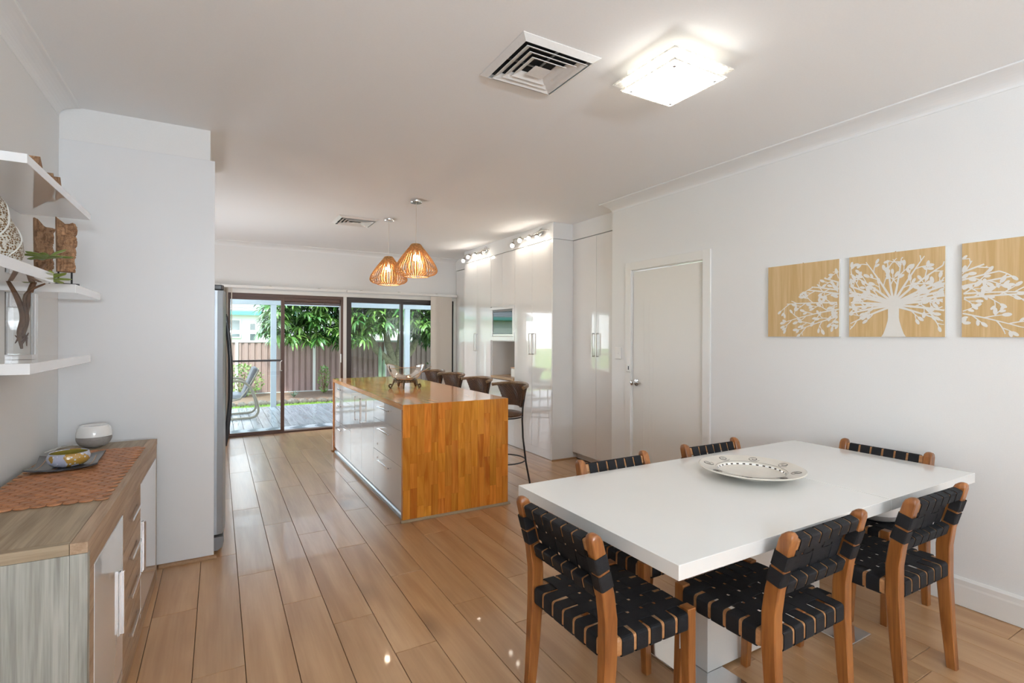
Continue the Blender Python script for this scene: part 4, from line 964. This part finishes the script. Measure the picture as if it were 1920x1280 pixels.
m=MB(); m.prism([(-.44,.355),(.10,.34),(.14,.39),(.06,.43),(-.2,.42),(-.44,.42)],-.27,.27,axis=1); obj('seat_cushion',m,'cushion_light',t,world=False,bevel=.025)

# ------------------------------------------------------------ glass bowl on the island
t=thing('glass_fruit_bowl','clear glass bowl with wavy rim on a scrolled bronze stand, on the island','bowl',(1.63,4.98,IZ))
m=MB(); K=48; RR=[]
for f,(r_,z) in enumerate([(.012,.085),(.085,.087),(.125,.105),(.155,.140),(.175,.180),(.184,.215)]):
    ring=[]
    for i in range(K):
        a=2*PI*i/K; wv=(z-.085)/.13; ring.append((r_*cos(a)*1.0,r_*sin(a),z+wv*(.014*sin(2*a+2.4)+.012*sin(3*a+1))))
    RR.append(ring)
n0=len(m.v)
m.rings(RR,False); m.f.append(tuple(n0+i for i in range(K))); m.sm=True
obj('glass_bowl',m,'bowl_glass',t,world=False)
rim=[(v[0],v[1],v[2]) for v in RR[-1]]; obj('gilt_rim',MB().tube(rim,.0022,6,loop=True),'gold_trim',t,world=False)
m=MB().lathe([(.108,.060),(.112,.060),(.112,.082),(.108,.082),(.108,.060)],40,open_=True); obj('stand_ring',m,'bronze',t,world=False)
for i in range(5):
    a=2*PI*i/5+.5; pts=[]
    for j in range(34):
        f=j/33
        if f<.45: g_=f/.45; rr=.112+.012*g_+.02*g_*g_; z=.092-.082*g_
        else:
            g_=(f-.45)/.55; q_=-PI/2+2.6*PI*g_*.62; ra_=.020*(1-.55*g_); rr=.144+.0+ra_*cos(q_)+.006*g_; z=.026+ra_*sin(q_)-.0+.002*g_
        pts.append((rr*cos(a),rr*sin(a),max(z,.006)))
    obj('scroll_foot',MB().tube(pts,.0055,6,flat=1.6),'bronze',t,world=False)
for i in range(24): a=2*PI*i/24; 
st_=MB()
for i in range(24): a=2*PI*i/24; st_.sphere((.1125*cos(a),.1125*sin(a),.071),.0035,8,5)
obj('stud',st_,'gold_trim',t,world=False,kind='stuff')
t2=thing('serving_spoon','slim metal spoon leaning out of the glass bowl','spoon',(1.70,4.94,IZ+.10))
obj('spoon_handle',MB().tube([(-.02,0,.005),(.04,-.02,.04),(.17,-.05,.115)],.0035,6),'chrome',t2,world=False); obj('spoon_bowl',MB().sphere((-.04,.005,.003),.022,12,8,.35),'chrome',t2,world=False)

# ------------------------------------------------------------ bar stools
def make_stool():
    t=thing('bar_stool','x','stool'); sz=.655
    obj('seat_pad',MB().lathe([(.0001,0),(.17,0),(.187,.008),(.190,.018),(.182,.030),(.15,.038),(.0001,.040)],36,(0,0,sz)),'cane_brown',t,world=False)
    obj('seat_frame',MB().tube([(.186*cos(2*PI*i/36),.186*sin(2*PI*i/36),sz-.007) for i in range(36)],.007,6,loop=True),'black_metal',t,world=False)
    # back opens towards -x ; panel arc
    A=R(66); n=20; m=MB(); RR=[]
    nh=9
    for j in range(nh+1):
        f=j/nh; z=.725+.20*f; rad=.178+.045*f
        fl=.70+.30*f
        RR.append([((rad)*cos(a),(rad)*sin(a)*1.0,z+.012*cos(a*1.3)) for a in [(-A+2*A*i/n)*fl for i in range(n+1)]])
    n0=0
    for r_ in RR: m.v+=r_
    for j in range(nh):
        for i in range(n): a=j*(n+1)+i; m.f.append((a,a+1,a+n+2,a+n+1))
    m.sm=True; pn=obj('woven_back',m,'cane_brown',t,world=False); md=pn.modifiers.new('solid','SOLIDIFY'); md.thickness=.012
    # diagonal cane strands, both faces, joined
    cs=MB()
    for k_ in range(-12,26,1):
        for off in (.006,-.0175):
            pts=[]
            for j in range(8):
                f=j/7; i_=(k_+7*f)/17
                if 0<=i_<=1:
                    fl=.70+.30*f; a=(-A+2*A*i_)*fl; rad=.178+.045*f+off; pts.append((rad*cos(a),rad*sin(a),.727+.196*f+.012*cos(a*1.3)))
            if len(pts)>2: cs.tube(pts,.0048,4)
    obj('cane_weave',cs,'cane_brown',pn,world=False,kind='stuff')
    A2=R(78); pts=[((.226+.008*abs(sin(a)))*cos(a),.240*sin(a),.932+.018*cos(a*1.2)) for a in [-A2+2*A2*i/24 for i in range(25)]]
    obj('top_rail',MB().tube(pts,[.017]+[.0155]*23+[.017],10),'rattan_rail',t,world=False)
    for s_ in (-1,1):
        a=s_*R(50)
        p=[(.215*cos(a),.225*sin(a),.925),(.188*cos(a),.195*sin(a),.74),(.182*cos(a),.19*sin(a),.62),(.188*cos(a),.20*sin(a),.45),(.215*cos(a),.23*sin(a),.22),(.255*cos(a),.275*sin(a),.004)]
        obj('leg',MB().tube(p,.0085,8),'black_metal',t,world=False)
        p=[(-.13,s_*.13,.648),(-.135,s_*.14,.45),(-.16,s_*.165,.22),(-.20,s_*.20,.004)]; obj('leg',MB().tube(p,.0085,8),'black_metal',t,world=False)
    obj('foot_ring',MB().tube([(.215*cos(2*PI*i/40),.215*sin(2*PI*i/40),.235) for i in range(40)],.0065,8,loop=True),'black_metal',t,world=False)
    return t
stool=make_stool(); SL=['woven cane bar stool nearest the dining table, at the island corner','second bar stool along the island, counted from the dining end','third bar stool along the island, counted from the dining end','farthest bar stool along the island, nearest the garden window']
for i,y in enumerate((4.28,5.02,5.74,6.36)):
    o=stool if i==0 else copy_tree(stool); o.location=((2.36,2.36,2.36,2.36)[i],y,0); o.rotation_euler=(0,0,R(10)); o['label']=SL[i]; o['group']='cane bar stools along the island'

# ------------------------------------------------------------ sideboard (slightly turned)
SBW,SBL,SBH=.425,1.69,.81
ang=math.atan2(.022,1.69)
sb=thing('sideboard','low oak-look sideboard with white gloss doors against the left wall','sideboard',(-.326,1.90,0),-ang)
# local frame: x from -.425 (wall) to 0 (front), y 0..1.69
obj('top_board',B(-SBW,-.042,.03,SBL,SBH-.032,SBH),'sonoma_y',sb,world=False,bevel=.001)
obj('top_front_edge',B(-.041,0,0.0,SBL,SBH-.032,SBH),'sonoma_front',sb,world=False,bevel=.001)
obj('top_end_edge',B(-SBW,-.042,0,.029,SBH-.032,SBH),'sonoma_x',sb,world=False,bevel=.001)
obj('side_panel',B(-SBW,-.042,.001,.03,.03,SBH-.033),'sonoma_z',sb,world=False)
obj('side_strip',B(-.041,-.001,.001,.03,.03,SBH-.033),'sonoma_z',sb,world=False)
obj('side_panel',B(-SBW,-.001,SBL-.03,SBL-.001,.0,SBH-.033),'sonoma_z',sb,world=False)
obj('front_rail',B(-.03,-.0005,.03,SBL-.03,.715,SBH-.033),'sonoma_front',sb,world=False)
obj('bottom_rail',B(-.03,-.0005,.03,SBL-.03,.0,.078),'sonoma_front',sb,world=False)
obj('stile',B(-.03,-.0005,.031,.083,.079,.714),'sonoma_front',sb,world=False); obj('stile',B(-.03,-.0005,SBL-.06,SBL-.031,.079,.714),'sonoma_front',sb,world=False)
obj('carcass',B(-SBW+.01,-.032,.031,SBL-.031,.03,SBH-.035),'sonoma_z',sb,world=False)
for y0,y1,hy in ((.085,.575,.505),(1.045,1.628,1.10)):
    d=obj('door',B(-.018,.001,y0,y1-.003,.082,.711),'shelf_gloss',sb,world=False,bevel=.001)
    hh=MB(); hh.box(.001,.016,hy-.006,hy+.006,.285,.52); hh.box(.001,.006,hy-.022,hy+.022,.285,.52); obj('handle',hh,'chrome',d,world=False,bevel=.001)
for j in range(4):
    z0=.082+.158*j; d=obj('drawer',B(-.018,.0,.577,1.042,z0+.001,z0+.156),'sonoma_front',sb,world=False,bevel=.001)
    hz=z0+.092; hh=MB(); hh.box(.008,.018,.70,.93,hz-.006,hz+.006); hh.box(0,.012,.705,.715,hz-.005,hz+.005); hh.box(0,.012,.915,.925,hz-.005,hz+.005); obj('handle',hh,'chrome',d,world=False,bevel=.0015)
# bead mat
t=thing('bead_mat','long mat of linked oval brown wood pieces on the sideboard','mat',(-.53,2.85,SBH),-ang)
pm=MB(); K=12; a_,b_=.0225,.0165
pm.rings([[(a_*s_*cos(2*PI*i/K),b_*s_*sin(2*PI*i/K),z) for i in range(K)] for s_,z in ((.92,.0008),(1,.003),(.97,.0055),(.80,.0072))]); pmesh=pm.mesh('mat_piece'); pmesh.materials.append(MT['mat_wood']); pmesh.polygons.foreach_set('use_smooth',[False]*len(pmesh.polygons))
for r_ in range(34):
    for c_ in range(9-(r_%2)*0):
        x=-.178+.0435*c_+(.021 if r_%2 else 0)
        if x>.185: continue
        o=bpy.data.objects.new('mat_piece',pmesh); C.objects.link(o); o.parent=t; o.location=(x,-.49+.0298*r_,.0); 
        if r_*9+c_>298: pass
# tray and bowl
t=thing('serving_tray','square black tray with upturned corners on the brown mat','tray',(-.590,3.015,SBH+.0075))
m=MB(); K=14; hs=.155; hx=.122
def tz(u,v): return .006+.016*(abs(u*v))**1.6+ .006*max(abs(u),abs(v))**4
for lay in (0,1):
    for i in range(K+1):
        for j in range(K+1):
            u,v=-1+2*i/K,-1+2*j/K; cx_=1-.12*(1-u*u)*0; m.v.append((hx*u*(1-.10*(1-abs(v))**1),hs*v*(1-.10*(1-abs(u))),tz(u,v)-(.006 if lay==0 else 0)))
NN=(K+1)**2
for i in range(K):
    for j in range(K): a=i*(K+1)+j; m.f+=[(NN+a,NN+a+K+1,NN+a+K+2,NN+a+1),(a,a+1,a+K+2,a+K+1)]
for i in range(K):
    for a,b in ((i,i+1),((K)*(K+1)+i,(K)*(K+1)+i+1),(i*(K+1),(i+1)*(K+1)),(i*(K+1)+K,(i+1)*(K+1)+K)): m.f.append((a,b,b+NN,a+NN))
m.sm=True; ty=obj('tray_body',m,'plate_dark',t,world=False)
ln=MB()
for (p,q_) in (((-.8,-.75),(-.8,.75)),((.8,-.75),(.8,.75)),((-.3,-.8),(.1,.8))):
    ln.tube([(hx*(p[0]+(q_[0]-p[0])*f)*.93,hs*(p[1]+(q_[1]-p[1])*f)*.93,tz(p[0]+(q_[0]-p[0])*f,p[1]+(q_[1]-p[1])*f)+.0004) for f in [i/10 for i in range(11)]],.002,5,flat=.5)
obj('gold_line',ln,'gold_trim',ty,world=False)
t.rotation_euler=(0,0,R(3))
t=thing('glazed_bowl','small lavender bowl splashed with ochre, olive inside, on the black tray','bowl',(-.580,2.985,SBH+.0145))
obj('bowl_outer',MB().lathe([(.0001,0),(.048,0),(.064,.008),(.076,.024),(.077,.040),(.071,.057),(.069,.060),(.067,.057)],44,open_=True),'splash_glaze',t,world=False)
obj('bowl_inner',MB().lathe([(.0668,.057),(.071,.040),(.068,.022),(.050,.008),(.0001,.006)],44,open_=True),'glaze_olive',t,world=False)
# diffuser
t=thing('aroma_diffuser','rounded aroma diffuser, white above and ribbed grey below, on the sideboard','diffuser',(-.572,3.478,SBH))
prof=[(.0001,0),(.026,0),(.028,.004)]
for i in range(11): a=i/10*PI/2*.92; prof.append((.034+.043*sin(a),.006+.052*(1-cos(a))))
obj('lower_shell',MB().lathe(prof+[(.0765,.060),(.0001,.061)],44),'grey_band',t,world=False)
obj('upper_shell',MB().lathe([(.0001,.0615),(.0768,.0615),(.076,.082),(.071,.104),(.064,.115),(.060,.118),(.054,.117),(.035,.114),(.0001,.114)],44),'ceramic_white',t,world=False)
rb=MB()
for z in (.016,.024,.032,.040,.048):
    rr=.034+.043*sin(min(PI/2,math.acos(max(-1,1-(z-.006)/.052)))); rb.tube([(rr*cos(2*PI*i/40),rr*sin(2*PI*i/40),z) for i in range(40)],.0008,4,loop=True)
obj('ribbing',rb,'grey_band',t,world=False)
obj('power_cord',MB().tube([(-.03,.02,.004),(-.10,.09,.004),(-.15,.05,.004),(-.185,-.06,.004)],.003,6),'white_plastic',t,world=False)

# ------------------------------------------------------------ floating shelves and ornaments
SX=-.527
def shelf(y0,y1,z0,z1,label):
    return tag(obj('floating_shelf',B(XL+.001,SX,y0,y1,z0,z1),'shelf_gloss',bevel=.0012),label,'shelf','floating shelves on the left wall')
shelf(2.175,3.107,1.953,1.983,'highest gloss white floating shelf on the left wall')
shelf(1.60,2.477,1.600,1.636,'gloss white floating shelf carrying the pierced ornament')
shelf(2.818,3.345,1.588,1.624,'gloss white floating shelf carrying the two carved timber pieces')
shelf(2.209,3.118,1.280,1.316,'lowest gloss white floating shelf, carrying the glass vase')
def carving(x,y,z0,zb,zt,label,rods=True,seed=1):
    r_=random.Random(seed); t=thing('wood_carving',label,'sculpture',(x,y,z0),R(18))
    obj('base_plate',B(-.035,.045,-.03,.03,0,.008),'black_metal',t,world=False,bevel=.001)
    for xx in (-.022,.022): obj('rod',MB().tube([(xx,0,.008),(xx,0,zb-z0+.01)],.0035,8),'black_metal',t,world=False)
    m=MB(); RR=[]; n_=26
    ph=[r_.uniform(0,6) for _ in range(4)]
    for j in range(n_):
        f=j/(n_-1); z=zb-z0+(zt-zb)*f; ring=[]
        for i in range(18):
            a=2*PI*i/18; cx_=cos(a); cy2=sin(a); p_=4.0; rr=1/((abs(cx_)**p_+abs(cy2)**p_)**(1/p_)); X2=.029*rr*cx_; Y2=.026*rr*cy2
            if cx_>-.2: X2+=.006*sin(24*f+ph[0]+3*cy2)+.004*sin(55*f+ph[1]+7*cy2)
            if cy2<-.2: Y2-=.004*sin(30*f+ph[2]+5*cx_)+.003*sin(63*f+ph[3])
            z2=z+(.014*sin(3*cx_+ph[0])-.02*cx_ if j==n_-1 else 0)
            ring.append((X2*(1+.12*f),Y2,z2))
        RR.append(ring)
    m.rings(RR); obj('timber_block',m,'carved_wood',t,world=False)
carving(-.582,2.92,1.625,1.684,1.897,'taller-standing carved timber fragment on two black rods, at the shelf end',seed=2)
carving(-.685,3.05,1.625,1.684,1.900,'carved timber fragment nearer the wall, half behind the succulent',seed=5)
t=thing('pierced_ornament','rounded pierced lattice ornament in white and amber on a shelf','ornament',(-.655,2.34,1.6365))
obj('lattice_body',MB().lathe([(.0001,0),(.060,0),(.072,.02),(.080,.05),(.076,.09),(.062,.13),(.047,.165),(.040,.19),(.034,.215),(.022,.235),(.0001,.24)],40),'lattice_ceramic',t,world=False)
sw=MB()
for k_ in range(6):
    pts=[]
    for j in range(26):
        f=j/25; a=2*PI*k_/6+2.6*f; prof=[(0,.062),(.2,.081),(.38,.077),(.55,.063),(.7,.048),(.9,.035),(1,.022)]
        for (a0,b0),(a1,b1) in zip(prof,prof[1:]):
            if f<=a1: rr=b0+(b1-b0)*(f-a0)/(a1-a0); break
        pts.append((rr*cos(a),rr*sin(a),.006+.228*f))
    sw.tube(pts,.0028,6)
obj('scroll_bands',sw,'canvas_side',t,world=False)
t=thing('pierced_ornament','smaller pierced lattice ornament behind the larger one on the shelf','ornament',(-.715,2.44,1.6365))
obj('lattice_body',MB().lathe([(.0001,0),(.028,0),(.033,.02),(.035,.04),(.034,.08),(.030,.12),(.026,.15),(.014,.165),(.0001,.17)],32),'lattice_ceramic',t,world=False)
t=thing('carved_ridge','jagged carved timber ornament peeking over the highest shelf','ornament',(-.65,2.88,1.9835))
m=MB(); m.prism([(-.22,0),(.22,0),(.215,.10),(.19,.148),(.16,.10),(.11,.09),(.075,.135),(.045,.10),(0,.09),(-.06,.09),(-.115,.150),(-.15,.10),(-.22,.08)],-.02,.02,axis=0); obj('timber_block',m,'carved_wood',t,world=False)
# glass vase with succulent cutting
t=thing('glass_vase','square clear glass vase of water holding a woody cutting on the lowest shelf','vase',(-.635,2.565,1.3165))
h_=.037
gv=MB(); gv.rings([[(s1*a,s2*a,z) for s1,s2 in ((-1,-1),(1,-1),(1,1),(-1,1))] for a,z in ((h_,0),(h_,.248),(h_-.005,.248),(h_-.005,.018))],True); obj('glass_body',gv,'vase_glass',t,world=False)
obj('water_fill',B(-h_+.006,h_-.006,-h_+.006,h_-.006,.019,.195),'vase_glass',t,world=False)
t=thing('succulent_cutting','leggy green succulent cutting with brown roots in the square glass vase','plant',(-.635,2.565,1.3365))
def sm3(p,k=5):
    p=[Vector(q) for q in p]; o=[]
    for i in range(len(p)-1):
        a,b,c,d=p[max(i-1,0)],p[i],p[i+1],p[min(i+2,len(p)-1)]
        for j in range(k): f=j/k; o.append(.5*((2*b)+(c-a)*f+(2*a-5*b+4*c-d)*f*f+(3*b-a-3*c+d)*f**3))
    return o+[p[-1]]
def sm1(r_,n): return [.75*(r_[min(int(i*(len(r_)-1)/(n-1)),len(r_)-2)]*(1-(i*(len(r_)-1)/(n-1)-min(int(i*(len(r_)-1)/(n-1)),len(r_)-2)))+r_[min(int(i*(len(r_)-1)/(n-1)),len(r_)-2)+1]*(i*(len(r_)-1)/(n-1)-min(int(i*(len(r_)-1)/(n-1)),len(r_)-2))) for i in range(n)]
rr_=random.Random(4); sm_=MB()
for pts,rad in (([(0,0,.02),(-.006,.004,.08),(.004,0,.14),(-.012,-.004,.21),(-.045,-.01,.29)],[.005,.013,.014,.012,.006]),([(.004,0,.10),(.012,.004,.17),(.022,.01,.24),(.04,.02,.30),(.06,.03,.345)],[.010,.013,.013,.011,.006]),([(.002,.004,.06),(.016,.0,.13),(.012,-.012,.22),(.07,-.02,.265)],[.005,.008,.007,.004])): sm_.tube(sm3(pts),sm1(rad,(len(pts)-1)*5+1),8)
obj('stem',sm_,'stem_brown',t,world=False)
rt2=MB()
for i in range(7): a=rr_.uniform(0,6.28); rt2.tube([(0,0,.10-.01*i),(.014*cos(a),.014*sin(a),.06),(.020*cos(a+.4),.020*sin(a+.4),.02+.01*i)],[.005,.004,.0015],5)
obj('roots',rt2,'root_brown',t,world=False)
for hx,hy,hz in ((-.055,-.012,.30),(.062,.032,.365),(.075,-.02,.275),(-.02,.03,.28)):
    for i in range(9):
        a=2*PI*i/9+rr_.uniform(-.2,.2); e_=rr_.uniform(-.1,.7); l=rr_.uniform(.06,.085); m=MB(); d_=Vector((cos(a)*cos(e_),sin(a)*cos(e_),sin(e_))); p=Vector((hx,hy,hz)); m.tube([p,p+d_*l*.5+Vector((0,0,.004)),p+d_*l*.85,p+d_*l],[.004,.014,.012,.001],6,flat=.35); 
        if i<9: obj('leaf',m,'leaf_green',t,world=False)
